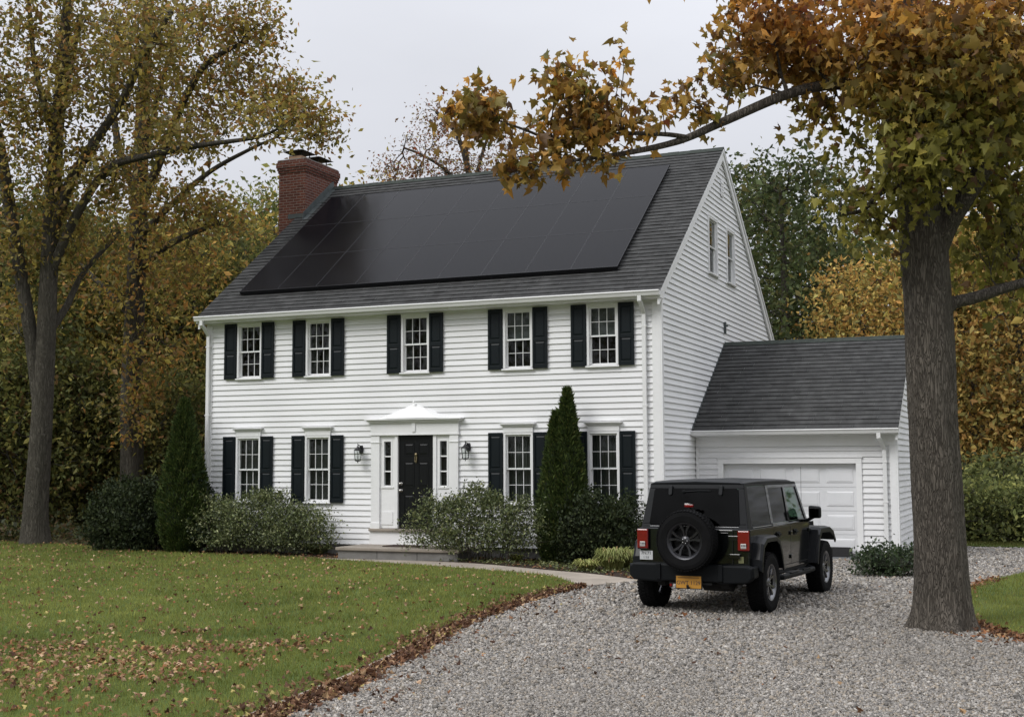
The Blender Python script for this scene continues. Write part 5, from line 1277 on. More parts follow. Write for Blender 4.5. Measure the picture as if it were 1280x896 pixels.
LB = [((960, 48), 15.5, 80, 46, .8, 120), ((1010, 75), 15.6, 50, 30, .5, 40), ((905, 95), 15.1, 40, 26, .4, 30), ((1020, 140), 15.3, 34, 18, .3, 14), ((1100, 62), 14.8, 85, 66, 1.1, 140), ((1200, 70), 14.2, 110, 75, 1.4, 230), ((1165, 165), 14.35, 75, 80, .7, 150),
      ((1140, 215), 14.8, 32, 45, .4, 34), ((1245, 160), 15.6, 75, 85, 1.6, 170), ((1235, 245), 16.6, 70, 55, 1.0, 75), ((1255, 320), 16.4, 60, 55, .9, 55), ((1085, 175), 15.3, 28, 26, .4, 9), ((1075, 235), 15.2, 32, 40, .4, 14), ((1100, 300), 15.3, 24, 40, .4, 12), ((1050, 240), 15.1, 20, 14, .2, 5),
      ((1120, -90), 15.4, 230, 90, 2.6, 190), ((1300, 30), 14.5, 80, 120, 1.6, 90), ((880, -45), 14.5, 100, 45, 1.0, 40)]
cl, wt = [], []
for (u, v), d, rx, ry, rd, n in LB:
    c, r = lobe(u, v, d, rx, ry, rd); cl.append(ellipsoid_pts(c, r, int(n*.85), rg, .42))
BL = [((600, 143), 14.0, 42, 26, .35, 46), ((582, 150), 14.0, 22, 18, .25, 12), ((705, 95), 14.2, 34, 34, .35, 26), ((735, 135), 14.3, 55, 38, .45, 46), ((785, 150), 14.4, 50, 28, .4, 30), ((690, 160), 14.2, 45, 24, .35, 26), ((660, 200), 14.1, 50, 18, .3, 18), ((730, 195), 14.3, 60, 18, .3, 22), ((775, 70), 14.3, 10, 22, .15, 5), ((850, 125), 14.7, 22, 22, .25, 10), ((880, 145), 14.8, 26, 14, .2, 8), ((640, 215), 14.1, 30, 10, .2, 7)]
nb0 = sum(len(c) for c in cl)
for (u, v), d, rx, ry, rd, n in BL:
    c, r = lobe(u, v, d, rx, ry, rd); cl.append(ellipsoid_pts(c, r, n, rg, .5))
allc = np.concatenate(cl); sk.grow(allc, rg, sag=.08, jit=.10, tip=.0045)
P = np.array(sk.p); ends = P[sk.ends]
def maple_col(c, clump, rg):
    """autumn turning: orange on the outer upper leaves, olive lower down"""
    n = len(c)
    h = np.clip((c[:, 2]-5.4)/2.2, 0, 1); o = np.clip(h*1.35-.18+.35*(clump-.5)+rg.normal(0, .10, n), 0, 1)
    far = c[:, 0] < 4.0; o = np.where(far, np.clip(.50+.6*(clump-.5)+rg.normal(0, .15, n), 0, 1), o)
    g = np.array((.14, .14, .030))*.8+np.array((.34, .29, .055))*.8*clump[:, None]; w = np.array((.40, .17, .04))*.85*(1-clump[:, None])+np.array((.68, .33, .065))*clump[:, None]
    w = np.where((rg.random(n) < .12)[:, None], np.array(RED)*.8, w)
    col = g*(1-o[:, None])+w*o[:, None]; br = rg.random(n) < .10; col[br] = np.array(BR1)*.8
    return col*np.clip(1+rg.normal(0, .2, n), .5, 1.6)[:, None]
e1 = ends[:]; isb = np.array([(p[0] < 4.25) for p in e1])
Va, Fa, Ca = leaf_cloud(e1[~isb], rg, 7, .17, .108, maple_col, MAPLE_V, MAPLE_F, axis_bias=(0, 0, -1.0), szvar=.28)
Vc, Fc, Cc = leaf_cloud(e1[~isb], rg, 6, .17, .10, maple_col, CURL_V, MAPLE_F, axis_bias=(0, 0, -1.4), szvar=.28)
Vb, Fb, Cb = leaf_cloud(e1[isb], rg, 3, .10, .108, maple_col, MAPLE_V, MAPLE_F, axis_bias=(0, 0, -1.2), szvar=.25)
Vd, Fd, Cd = leaf_cloud(e1[isb], rg, 3, .10, .105, maple_col, CURL_V, MAPLE_F, axis_bias=(0, 0, -1.5), szvar=.25)
V1 = np.concatenate([Va, Vb, Vc, Vd]); F1 = np.concatenate([Fa, Fb+len(Va), Fc+len(Va)+len(Vb), Fd+len(Va)+len(Vb)+len(Vc)]); C1 = np.concatenate([Ca, Cb, Cc, Cd])
lv, lf = limb_mesh([trunk], TB, 96, .05, 1, .05, flare=(.24, .17)); bv, bf = limb_mesh([l for l in limbs], TB, 18, .07, 2, .08)
tv_, tf_ = sk.twig_mesh(5)
maple = plant('maple_tree', 'large maple with a thick grey trunk and orange leaves at the edge of the gravel', 'tree', TB, None,
      {'trunk': (lv, lf, True), 'branches': (np.concatenate([bv, tv_]), np.concatenate([bf, tf_+len(bv)]), True)}, (V1, F1, C1), wm=MT['bark'], lm=MT['leafm'])
# small twig tip coming in at the top edge belongs to the same maple
# ---------------------------------------------------------------- the two tall trees at left
def tall_tree(name, label, seed, base, paths, lobes, per, spread, size, pal, sides=22, tip=.008, flare=(.35, .5)):
    rg = np.random.default_rng(seed); sk = Skel(); sk.path(paths[0])
    for p in paths[1:]: sk.limb(p)
    C = np.concatenate([ellipsoid_pts(*lobe(u, v, d, rx, ry, rd), int(n*.72), rg, .45) for (u, v, d, rx, ry, rd, n) in lobes])
    sk.grow(C, rg, sag=.05, jit=.12, tip=tip, wpath=.5); P = np.array(sk.p)
    lv, lf = limb_mesh(paths, base, sides, .07, seed, .15, flare=flare); tv, tf = sk.twig_mesh(4)
    return plant(name, label, 'tree', base, None, {'trunk': (lv, lf, True), 'branches': (tv, tf, True)}, leaf_cloud(P[sk.ends], rg, per, spread, size, pal, LEAF_V, LEAF_F, axis_bias=(0, 0, -.4)), wm=MT['barkdark'], lm=MT['leafm'])
BR2 = (.20, .13, .05); palA = palette([(.24, .19, .045), (.36, .28, .06), (.16, .15, .04), (.25, .15, .05), (.36, .19, .05)], [.34, .24, .20, .14, .08], .18, .5); palB = palette([(.24, .19, .045), (.40, .20, .05), (.25, .15, .05), (.38, .30, .065), (.16, .15, .04)], [.28, .16, .18, .22, .16], .18, .5)
b = at(45, 680, 33); b[2] = 0
pA = [[(b[0], b[1], -.1, .38), A(45, 640, 33, .31), A(50, 560, 33, .28), A(56, 450, 33, .245), A(61, 340, 33, .225), A(66, 240, 33, .20), A(72, 150, 33, .17), A(80, 60, 33, .14), A(88, -60, 33, .06)],
      [A(50, 520, 33, .15), A(40, 430, 33, .17), A(27, 350, 33, .165), A(12, 260, 32.9, .155), A(0, 190, 32.8, .16), A(-18, 90, 32.6, .12), A(-30, 0, 32.5, .08)],
      [A(66, 290, 33, .16), A(85, 235, 32.8, .14), A(110, 190, 32.5, .12), A(150, 130, 32.2, .10), A(185, 60, 32, .08), A(215, 15, 31.8, .05)],
      [A(62, 345, 33, .12), A(95, 270, 32.6, .11), A(135, 212, 32.3, .10), A(185, 195, 32, .08), A(250, 182, 31.8, .065), A(320, 172, 31.5, .045), A(350, 160, 31.3, .03)],
      [A(58, 420, 33, .10), A(82, 385, 33.6, .09), A(105, 340, 34, .07), A(150, 290, 34.4, .05)],
      [A(72, 170, 33, .10), A(85, 100, 33.4, .09), A(100, 20, 33.8, .07)], [A(72, 180, 33, .09), A(45, 90, 33.2, .07), A(35, -10, 33.4, .05)]]
LA = [(80, -70, 33, 120, 60, 2.4, 90), (40, 40, 33, 75, 60, 2.0, 85), (110, 30, 33, 70, 60, 2.2, 85), (15, 130, 32.7, 60, 60, 1.6, 60), (75, 130, 32.6, 65, 55, 1.8, 80), (150, 100, 32.3, 70, 50, 1.8, 85), (195, 40, 32, 60, 40, 1.5, 60), (50, 215, 32.6, 80, 55, 1.6, 85), (140, 215, 32.4, 60, 40, 1.5, 55), (230, 165, 31.8, 60, 30, 1.2, 42), (330, 150, 31.4, 50, 28, 1.0, 36), (15, 300, 32.8, 50, 50, 1.4, 45), (100, 300, 33.5, 60, 50, 1.6, 60), (40, 390, 33.8, 60, 40, 1.5, 26), (-60, 100, 33, 60, 150, 2, 50)]
tall_tree('deciduous_tree', 'tall forked tree with two grey stems at the far left edge of the lawn', 201, b, pA, LA, 27, .235, .14, palA, flare=(.18, .35))
b = at(165, 640, 38); b[2] = 0
pB = [[(b[0], b[1], -.1, .42), A(165, 600, 38, .36), A(164, 500, 38, .32), A(168, 400, 38, .29), A(172, 300, 38, .26), A(176, 200, 38, .22), A(181, 100, 38, .19), A(186, 20, 38, .13), A(190, -60, 38, .06)],
      [A(172, 270, 38, .15), A(200, 200, 37.6, .13), A(228, 130, 37.2, .11), A(258, 80, 37, .085), A(300, 55, 36.6, .05)],
      [A(170, 340, 38, .13), A(205, 310, 37.6, .10), A(240, 292, 37.3, .08), A(275, 280, 37, .05)],
      [A(174, 250, 38, .13), A(150, 190, 38.2, .11), A(140, 110, 38.4, .09), A(150, 20, 38.6, .06)],
      [A(172, 300, 38, .11), A(215, 255, 37.6, .09), A(262, 215, 37.2, .07), A(310, 188, 36.8, .05), A(345, 172, 36.5, .03)],
      [A(168, 400, 38, .10), A(130, 360, 38.3, .08), A(100, 330, 38.6, .06)], [A(176, 220, 38, .10), A(200, 110, 38, .08), A(230, 20, 38, .05)]]
LBs = [(210, -60, 38, 120, 60, 2.4, 90), (250, 20, 37, 60, 40, 2, 75), (310, 35, 36.6, 45, 38, 1.5, 55), (335, 10, 36.6, 25, 20, 1, 12), (230, 90, 37.2, 60, 50, 2, 80), (295, 100, 36.8, 48, 30, 1.5, 42), (205, 160, 37.5, 55, 45, 2, 60), (270, 150, 37, 50, 26, 1.2, 34), (350, 118, 36.4, 45, 30, 1.3, 55), (385, 148, 36.2, 36, 34, 1.2, 50), (405, 160, 36.1, 20, 24, .8, 16), (180, 250, 37.8, 60, 55, 2, 75), (235, 262, 37.3, 50, 36, 1.6, 50), (280, 270, 37, 36, 24, 1.3, 22), (215, 330, 37.6, 60, 40, 2, 60), (150, 350, 37.8, 70, 60, 2.2, 70), (185, 430, 37.4, 55, 55, 1.6, 46), (170, 510, 37.4, 40, 40, 1.2, 22), (150, 40, 38.5, 60, 60, 2, 50), (175, 500, 37, 22, 40, .8, 16)]
tall_tree('deciduous_tree', 'tall straight tree with orange brown leaves behind the dark yew at left', 202, b, pB, LBs, 26, .26, .15, palB, flare=(.2, .4))
# ---------------------------------------------------------------- sparse tree behind the ridge
b = at(600, 700, 60); b[2] = 0
pC = [[(b[0], b[1], 0, .35), A(598, 400, 60, .26), A(592, 260, 60, .19), A(584, 210, 60, .13), A(572, 170, 60, .10), A(556, 150, 60, .08), A(545, 140, 60, .08)], [A(590, 245, 60, .12), A(583, 190, 60, .09), A(582, 165, 60, .07), A(584, 140, 60, .07)], [A(590, 240, 60, .11), A(602, 195, 60, .08), A(612, 165, 60, .06), A(620, 145, 60, .05)], [A(592, 250, 60, .12), A(560, 215, 60, .08), A(530, 195, 60, .06), A(505, 185, 60, .05)], [A(592, 250, 60, .11), A(625, 215, 60, .08), A(645, 190, 60, .07)]]
LC = [(545, 145, 60, 22, 20, 1.5, 22), (540, 175, 60, 36, 28, 2, 55), (500, 205, 60, 34, 25, 1.6, 46), (585, 150, 60, 34, 22, 1.6, 44), (620, 165, 60, 28, 25, 1.6, 36), (560, 215, 60, 60, 22, 2, 95), (610, 210, 60, 45, 25, 2, 60), (645, 200, 60, 25, 25, 1.4, 26), (480, 225, 60, 20, 16, 1.2, 20), (665, 185, 60, 12, 18, 1, 10)]
tall_tree('bare_tree', 'thin half bare tree with sparse brown leaves rising behind the roof ridge', 203, b, pC, LC, 15, .30, .14, palette([BR1, RED, (.22, .13, .06), YLG], [.45, .15, .3, .1]), sides=10, tip=.013)
# ---------------------------------------------------------------- woods: a few crown models, each tree a thing of its own
def wood_tree(name, label, seed, loc, h, w, n, per, size, pal, zlow=.12, spread=.55, shape='round', group='trees of the surrounding woods', tip=.012):
    rg = np.random.default_rng(seed); tr = [(0, 0, -.4, h*.020), (rg.normal(0, .15), rg.normal(0, .15), h*.3, h*.016), (rg.normal(0, .3), rg.normal(0, .3), h*.6, h*.011), (rg.normal(0, .4), rg.normal(0, .4), h*.92, h*.004)]
    sk = Skel(); q = spline(tr, 8); sk.path([tuple(p) for p in q])
    z = zlow+(1-zlow)*rg.random(n)**.85; prof = {'round': np.sqrt(np.clip(1-((z-.50)/.56)**2, .02, 1)), 'low': np.sqrt(np.clip(1-((z-.30)/.74)**2, .02, 1)), 'cone': np.clip(1.05-z, .04, 1)}[shape]
    th = rg.uniform(0, 2*np.pi, n); bump = 1+.22*np.sin(3*th+z*9+seed)+.14*np.sin(5*th-z*14); rad = prof*w*bump*(rg.random(n)**.42)
    C = np.stack([rad*np.cos(th), rad*np.sin(th), z*h], 1); sk.grow(C, rg, sag=.04, jit=.12, tip=tip, wpath=.45); P = np.array(sk.p)
    lv, lf = limb_mesh([tr], np.zeros(3), 12, .08, seed, .4, flare=(.4, .5)); tv, tf = sk.twig_mesh(4)
    r = plant(name, label, 'tree', (0, 0, 0), group, {'trunk': (np.concatenate([lv, tv]), np.concatenate([lf, tf+len(lv)]), True)}, leaf_cloud(P[sk.ends], rg, per, spread, size, pal, LEAF_V, LEAF_F, axis_bias=(0, 0, -.3), szvar=.3), wm=MT['barkdark'], lm=MT['leafv'])
    r.location = tuple(loc); return r
def gp3(u, d):
    p = at(u, 500, d); return (p[0], p[1], float(terrain(p[0], p[1])))
pW1 = palette([(.13, .145, .040), (.18, .175, .05), (.09, .11, .034), (.25, .22, .06), (.20, .13, .045)], [.34, .22, .24, .14, .06], .25, .5)
pU0 = palette([(.15, .16, .045), (.20, .19, .055), (.10, .115, .036), (.26, .23, .06), (.20, .12, .045)], [.32, .22, .24, .14, .08], .25, .5)
pW2 = palette([(.30, .25, .06), (.42, .32, .075), (.19, .18, .048), (.44, .25, .065), (.13, .14, .04)], [.28, .2, .22, .14, .16], .25, .5)
pW3 = palette([(.46, .30, .085), (.38, .21, .06), (.50, .38, .11), (.28, .25, .075), (.17, .15, .05)], [.30, .20, .24, .18, .08], .22, .45)
pG = palette([(.10, .13, .045), (.07, .095, .032), (.14, .16, .055), (.18, .16, .05)], [.4, .3, .2, .1], .25, .5)
sit = {}
first = {}
def put(key, u, d, label, sc=1.0, rot=None, mk=None):
    loc = gp3(u, d)
    if key not in first: r = mk(label, loc); first[key] = r; r.scale = (sc, sc, sc); r.rotation_euler[2] = rot or 0
    else: r = copy_thing(first[key], loc, rot if rot is not None else (u*1.7+d) % 6.28, sc, label)
    return r
mk1 = lambda lb, lc: wood_tree('woodland_tree', lb, 301, lc, 11, 3.4, 560, 26, .185, pW1, .10, .42)
mk2 = lambda lb, lc: wood_tree('woodland_tree', lb, 302, lc, 10, 3.6, 520, 26, .185, pW2, .08, .42)
mk3 = lambda lb, lc: wood_tree('woodland_tree', lb, 303, lc, 9.5, 3.4, 640, 22, .175, pW3, .03, .40, 'low')
mkg = lambda lb, lc: wood_tree('woodland_tree', lb, 304, lc, 14, 4.4, 800, 18, .22, pG, .12, .42, 'round')
mku = lambda lb, lc: wood_tree('understory_tree', lb, 305, lc, 5.2, 2.6, 520, 24, .15, pU0, .03, .32, 'low', 'understory trees below the woods')
LBL = 'olive woodland tree left of the house, '
put('a', 20, 42, LBL+'nearest the left edge of the photo', 1.0, mk=mk1); put('b', 95, 45, LBL+'between the two tall trunks', 1.0, mk=mk2)
put('a', 150, 48, LBL+'just behind the straight tall tree', 1.02); put('b', 215, 44, LBL+'yellowish, above the tall arborvitae', .98)
put('a', 262, 46, LBL+'close beside the left wall corner', .95); put('a', 60, 54, LBL+'deeper in, behind the forked tree', 1.15); put('b', 180, 56, LBL+'deeper in, behind the dark yew', 1.15); put('a', 250, 58, LBL+'deeper in, behind the chimney side', 1.2); put('b', -40, 50, LBL+'beyond the left border of the photo', 1.1)
put('b', 318, 52, 'yellow green tree above the roof just left of the brick chimney', 1.18); put('a', 345, 60, 'olive woodland tree seen through the gap left of the brick chimney', 1.35)
put('b', 425, 62, 'olive yellow tree top showing just right of the brick chimney', 1.50)
for i, (u, d, s, w) in enumerate([(-10, 38, 1.0, 'at the left border'), (75, 40, 1.05, 'between forked tree and dark yew'), (125, 41, .95, 'behind the dark yew'), (215, 40, .9, 'behind the left arborvitae'), (30, 46, 1.2, 'behind the forked tree'), (165, 47, 1.2, 'behind the straight tree trunk'), (250, 43, 1.0, 'against the left house corner')]):
    put('u', u, d, 'leafy olive understory tree '+w, s, mk=mku)
# right side
put('g', 985, 48, 'green tree rising behind the right gable of the house', .95, .4, mk=mkg); put('g', 930, 56, 'green tree half hidden behind the white gable', 1.0, 2.1); put('g', 1040, 52, 'green tree above the garage roof left of the yellow tree', .80, 3.3)
RL = 'orange and yellow tree '
put('c', 1095, 44, RL+'above the garage ridge left of the large trunk', .92, .3, mk=mk3); put('c', 1215, 42, RL+'just right of the large trunk', .98, 1.3); put('c', 1275, 41, RL+'at the right edge of the photo', 1.0, 2.2); put('c', 1160, 50, RL+'directly behind the large trunk', 1.1, 4.1); put('c', 1245, 52, RL+'deeper in the woods right of the trunk', 1.25, 5.2); put('c', 1330, 46, RL+'beyond the right border of the photo', 1.2, .9); put('b', 1120, 56, 'yellow olive tree rising behind the garage roof', 1.15, 1.1); put('b', 1300, 58, 'yellow olive tree deep in the woods at the right edge', 1.35)
pU = palette([(.17, .19, .06), (.12, .14, .045), (.30, .30, .09), (.08, .095, .035)], [.35, .3, .2, .15], .25, .5)
mkb = lambda lb, lc: wood_tree('understory_bush', lb, 306, lc, 1.45, 1.7, 420, 12, .12, pU, .0, .20, 'low', 'green bushes at the foot of the right woods', .006)
for u, d, s, w in ((1215, 34, 1.0, 'just right of the large trunk'), (1262, 33.5, .9, 'in the middle of the verge'), (1305, 33, 1.0, 'at the right edge'), (1240, 37, 1.3, 'behind the verge bushes'), (1290, 37, 1.3, 'behind, at the right border'), (1185, 36, 1.1, 'partly behind the large trunk')):
    put('ub', u, d, 'leafy green bush beyond the gravel '+w, s, mk=mkb)
# woods behind the camera side, seen only as reflections and as shade
rg = np.random.default_rng(77); an = rg.uniform(R(160), R(438), 6200); rr_ = rg.uniform(36, 56, len(an))
hx, hy = CX+rr_*np.cos(an), -14+rr_*np.sin(an); top_ = 10+13*vnoise(an*8, rr_*.05, 5, 1); z = top_*rg.random(len(an))**.8
V, F, C = leaf_cloud(np.stack([hx, hy, z], 1), rg, 26, .9, .30, pW1, LEAF_V, LEAF_F, szvar=.3)
o = tri_mesh('far_woods', V, F, MT['leafm'], C); tag(o, 'mass of olive autumn woods across the yard from the house', 'woods', kind='stuff')
# ---------------------------------------------------------------- arborvitae and yews
def sprays(surf_c, surf_n, rg, size, pal, lean=.7):
    n = len(surf_c); a = surf_n*lean+np.array([0, 0, .9])+rg.normal(size=(n, 3))*.35; a /= np.linalg.norm(a, axis=1, keepdims=True)
    b = rg.normal(size=(n, 3)); b -= (b*a).sum(1, keepdims=True)*a; b /= np.linalg.norm(b, axis=1, keepdims=True); ax = np.stack([b, a, np.cross(a, b)], -1)
    V, F = instance(LEAF_V*np.array([.55, 1, 1]), LEAF_F, surf_c, ax, size*np.exp(rg.normal(0, .25, n))); return V, F, np.repeat(pal(surf_c, rg.random(n), rg), 2, 0)
def arborvitae(label, base, spires, n, seed, size=.085):
    """spires: (dx, dy, height, radius, z of the widest point as a fraction)"""
    rg = np.random.default_rng(seed); Cs, Ns = [], []; core = MB(); pal = palette([(.050, .078, .018), (.075, .105, .024), (.030, .050, .013), (.12, .13, .034)], [.4, .27, .25, .08], .2, .5)
    for dx, dy, h, r, wz in spires:
        m = int(n*h*r/sum(s[2]*s[3] for s in spires)); t = rg.random(m)**1.15
        prof = lambda t: np.where(t < wz, np.sqrt(np.clip(1-((wz-t)/wz)**2*.72, 0, 1)), np.clip((1-t)/(1-wz), 0, 1)**.78)
        th = rg.uniform(0, 2*np.pi, m); lump = 1+.10*np.sin(4*th+t*13+seed)+.07*np.sin(9*th-t*31)+.09*(vnoise(th*3, t*22, seed, 1)-.5)*2
        rr = r*prof(t)*lump*(1-.22*rg.random(m)**2)+.02
        Cs.append(np.stack([dx+rr*np.cos(th), dy+rr*np.sin(th), t*h*.985+.03], 1)); Ns.append(np.stack([np.cos(th), np.sin(th), np.full(m, .1)], 1))
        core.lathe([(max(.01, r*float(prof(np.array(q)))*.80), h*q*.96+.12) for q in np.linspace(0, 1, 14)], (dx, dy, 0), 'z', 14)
    C = np.concatenate(Cs); NN = np.concatenate(Ns); L = sprays(C, NN, rg, size, pal)
    r = empty('arborvitae', base); tag(r, label, 'evergreen', 'clipped arborvitae spires by the front wall')
    tri_mesh('foliage', L[0], L[1], MT['needle'], L[2], r)
    core.build('dark_core', MT['evcore'], r)  # added solid core, stops light passing through the sprays
    s = MB()
    for dx, dy, h, rd, wz in spires: s.tube([(dx*.4, dy*.4, -.05), (dx, dy, .5), (dx, dy, h*.6)], [.06, .05, .02], 8)
    s.build('trunk', MT['barkdark'], r); return r
MT['evcore'] = mat('evergreen_dark_core', (.016, .022, .009), .95, var=.4, vscale=12, bump=1, bscale=30)  # for the dark solid cores added inside evergreens to block light
b = at(228, 690, 29.6); arborvitae('tall cone shaped arborvitae on the lawn edge left of the house', (b[0], b[1], 0), [(0, 0, 3.55, .54, .30)], 30000, 401, .085)
b = W0 = np.array([-1.93, -.55, 0]); arborvitae('tall twin tipped arborvitae between the two right ground floor windows', (b[0], b[1], 0), [(.08, 0, 3.56, .40, .28), (-.15, -.05, 3.08, .38, .30)], 32000, 402, .08)
def bush(name, label, base, rx, ry, h, n, size, seed, cols, probs, per=14, spread=.09, stems=9, loose=0.0, group=None, lm='shrubm', tv=LEAF_V, tf=LEAF_F, axis=(0, 0, .5), zmin=.12, shell=.40, cat='shrub', bumpy=.14, boxy=3.4, core=None):
    rg = np.random.default_rng(seed); th = rg.uniform(0, 2*np.pi, n); z = zmin+(1-zmin)*rg.random(n)**.9
    q = np.abs(np.cos(th))**boxy+np.abs(np.sin(th))**boxy; sup = q**(-1/boxy)
    prof = np.clip(1-np.abs((z-.45)/.60)**2.6, .03, 1)**.5; rad = sup*prof*(rg.random(n)**shell)*(1+bumpy*np.sin(5*th+seed+z*4)+bumpy*.7*np.sin(11*th-z*9))
    top = 1+bumpy*.8*np.sin(rad*np.cos(th)*7+seed)+bumpy*.5*np.sin(rad*np.cos(th)*17+2)
    C = np.stack([rad*rx*np.cos(th), rad*ry*np.sin(th), z*h*top], 1); sk = Skel()
    for i in range(stems):
        x = rg.uniform(-.62, .62)*rx; y = rg.uniform(-.5, .5)*ry; sk.path([(x*.8, y*.7, -.04, .012), (x*.9, y*.85, h*.18, .010), (x, y, h*.34, .008)])
    sk.grow(C, rg, sag=.02, jit=.10, tip=.003, wpath=.4); P = np.array(sk.p)
    tv_, tf_ = sk.twig_mesh(4); st = MB()
    sv, sf = limb_mesh([[(sk.p[3*i][0], sk.p[3*i][1], sk.p[3*i][2], .013), (*sk.p[3*i+1], .011), (*sk.p[3*i+2], .008)] for i in range(stems)], np.zeros(3), 6, .05, seed, .08)
    L = leaf_cloud(P[sk.ends], rg, per, spread, size, palette(cols, probs, .22, .4), tv, tf, axis_bias=axis, szvar=.22)
    L[0][:, 2] = np.maximum(L[0][:, 2], .03)
    r = plant(name, label, cat, (0, 0, 0), group, {'stems': (np.concatenate([sv, tv_]), np.concatenate([sf, tf_+len(sv)]), True)}, L, leafname='foliage', wm=MT['barkdark'], lm=MT[lm]); r.location = tuple(base)
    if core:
        m = MB(); m.lathe([(max(.01, core*math.sin(math.pi*min(.97, q*.94+.06))), h*(.10+.78*q)) for q in np.linspace(0, 1, 10)], (0, 0, 0), 'z', 20); m.v = [(x*rx, y*ry, z) for x, y, z in m.v]; m.build('dark_core', MT['evcore'], r)  # added dark core, keeps light from showing through the bush
    return r
YEW = [(.018, .028, .009), (.030, .042, .013), (.050, .062, .020)]; LSH = [(.10, .125, .045), (.155, .18, .066), (.26, .27, .12), (.06, .078, .030)]
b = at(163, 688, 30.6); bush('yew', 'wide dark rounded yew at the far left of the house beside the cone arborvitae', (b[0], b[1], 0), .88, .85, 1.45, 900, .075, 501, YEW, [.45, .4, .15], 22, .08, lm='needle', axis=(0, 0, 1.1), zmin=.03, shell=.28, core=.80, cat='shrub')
bush('rhododendron', 'dark glossy leaved bush against the left house corner under the first window', (-11.15, -.50, 0), .50, .42, 1.65, 130, .13, 502, [(.018, .032, .014), (.030, .05, .02)], [.6, .4], 11, .10, core=.6)
bush('loose_hedge', 'loose airy green hedge left of the steps, below the two left ground floor windows', (-9.42, -.62, 0), 1.95, .50, 1.26, 1500, .055, 503, LSH, [.38, .28, .16, .18], 14, .08, 24, zmin=.16, shell=.45, group='loose hedges in front of the house')
bush('loose_hedge', 'loose airy green hedge right of the front door with white wall showing through', (-3.72, -1.0, 0), 1.46, .40, 1.38, 1200, .055, 504, LSH, [.42, .26, .12, .20], 13, .072, 22, zmin=.20, shell=.45, group='loose hedges in front of the house')
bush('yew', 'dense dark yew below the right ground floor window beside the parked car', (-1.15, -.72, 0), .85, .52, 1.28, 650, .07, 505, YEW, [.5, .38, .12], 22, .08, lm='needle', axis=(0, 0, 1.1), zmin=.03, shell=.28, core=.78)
b = at(1106, 716, 22.9); bush('laurel_bush', 'low dark broadleaf bush at the garage corner beside the large trunk', (b[0]+.1, b[1]-.1, 0), .62, .45, .46, 260, .065, 506, [(.03, .05, .02), (.045, .07, .026), (.07, .09, .035)], [.5, .35, .15], 12, .075, core=.62, zmin=.08, axis=(0, 0, .8))
# ---------------------------------------------------------------- low perennials and ground cover
def strappy(label, base, r, h, n, seed, c0=(.16, .19, .05), c1=(.28, .29, .10), name='perennial_clump', cat='plant'):
    rg = np.random.default_rng(seed); th = rg.uniform(0, 2*np.pi, n); r0 = r*.45*np.sqrt(rg.random(n)); out_ = r*rg.uniform(.35, 1.0, n); hh = h*rg.uniform(.55, 1.1, n); w = .011*rg.uniform(.7, 1.3, n)
    dx, dy = np.cos(th), np.sin(th); ph = th+rg.normal(0, .8, n); bx, by = r0*np.cos(ph), r0*np.sin(ph); V = []
    for t, z, ww in ((0, 0, .6), (.4, .75, 1), (.8, .98, .8), (1.15, .72, .05)):
        cx_, cy_, cz_ = bx+dx*out_*t*.7, by+dy*out_*t*.7, hh*z; sx, sy = -dy*w*ww, dx*w*ww; V += [np.stack([cx_-sx, cy_-sy, cz_], 1), np.stack([cx_+sx, cy_+sy, cz_], 1)]
    V = np.stack(V, 1).reshape(-1, 3); f = np.array([(0, 1, 3, 2), (2, 3, 5, 4), (4, 5, 7, 6)]); F = (f[None]+(np.arange(n)*8)[:, None, None]).reshape(-1, 4)
    t = rg.random(n)[:, None]; col = np.array(c0)*(1-t)+np.array(c1)*t; col[rg.random(n) < .1] = (.25, .17, .07)
    o = tri_mesh(name, V, F, MT['shrubm'], np.repeat(col, 3, 0)); o.location = tuple(base); tag(o, label, cat, 'pale strappy plants along the bed'); return o
g_ = gp_(762, 716); strappy('largest pale green strappy clump beside the rear of the parked car', (g_[0]-.05, g_[1]+.35, .03), .42, .40, 420, 601)
g_ = gp_(728, 716); strappy('low yellow green clump in front of the twin arborvitae near the path', (g_[0], g_[1]+.3, .03), .34, .20, 200, 602, (.22, .24, .07), (.36, .36, .12))
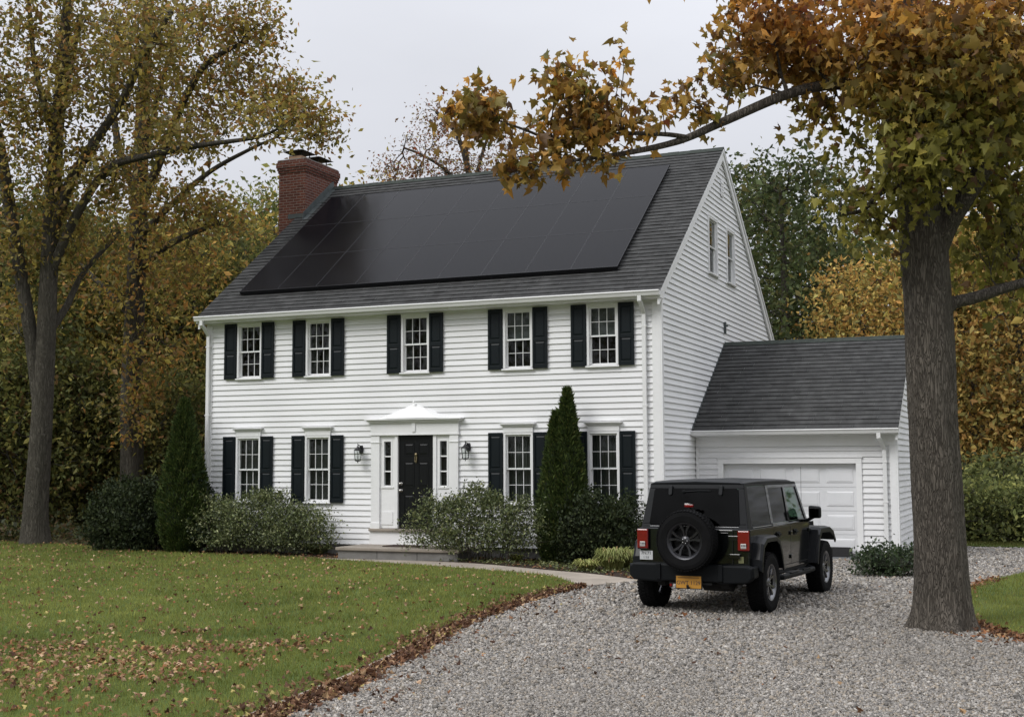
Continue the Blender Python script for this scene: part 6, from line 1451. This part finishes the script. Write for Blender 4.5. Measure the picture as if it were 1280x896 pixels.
g_ = gp_(784, 714); strappy('pale green clump closest to the left rear wheel of the car', (g_[0]+.02, g_[1]+.3, .03), .34, .34, 260, 607)
g_ = gp_(383, 694); strappy('green strappy clump left of the stone step', (g_[0]+.1, g_[1]+.35, .03), .45, .22, 240, 603, (.10, .13, .04), (.2, .22, .08))
g_ = gp_(640, 703); strappy('small yellow green clump under the right loose hedge', (g_[0], g_[1]+.25, .03), .22, .12, 90, 604, (.28, .32, .06), (.4, .42, .1))
g_ = gp_(528, 694); strappy('wispy green clump at the right corner of the stone step', (g_[0]+.2, g_[1]+.3, .03), .42, .26, 260, 605, (.09, .12, .04), (.16, .18, .06))
rg = np.random.default_rng(9); gx2, gy2 = rg.uniform(-7, .6, 9000), rg.uniform(-3.8, -.6, 9000); k = in_poly(gx2, gy2, bedp) & (vnoise(gx2, gy2, 80, 2.4) > .50) & (rg.random(9000) < .8); gx2, gy2 = gx2[k], gy2[k]; n = len(gx2)
V, F = instance(LEAF_V, LEAF_F, np.stack([gx2, gy2, .03+rg.random(n)*.06], 1), flat_axes(n, rg, .6), rg.uniform(.04, .075, n))
o = tri_mesh('ground_cover', V, F, MT['shrubm'], np.repeat(np.array([(.10, .12, .035), (.17, .18, .06), (.06, .075, .03)])[rg.choice(3, n)], 2, 0)); tag(o, 'low green and olive ground cover in the bed by the path', 'ground cover', kind='stuff')
# leafy floor growth below the woods at left
rg = np.random.default_rng(10); x, y = rg.uniform(-34, -11.5, 60000), rg.uniform(1.2, 24, 60000); k = in_view(x, y) & (rg.random(60000) < .7); x, y = x[k], y[k]; n = len(x); hh = vnoise(x, y, 90, .8)*.9
V, F = instance(LEAF_V, LEAF_F, np.stack([x, y, .02+hh*rg.random(n)], 1), rand_axes(n, rg, (0, 0, .2)), rg.uniform(.10, .2, n))
o = tri_mesh('forest_undergrowth', V, F, MT['leafm'], np.repeat(np.array([(.06, .07, .025), (.10, .10, .03), (.13, .085, .035), (.04, .045, .018)])[rg.choice(4, n, p=[.35, .25, .2, .2])], 2, 0)); tag(o, 'low olive undergrowth at the foot of the woods left of the house', 'undergrowth', kind='stuff')
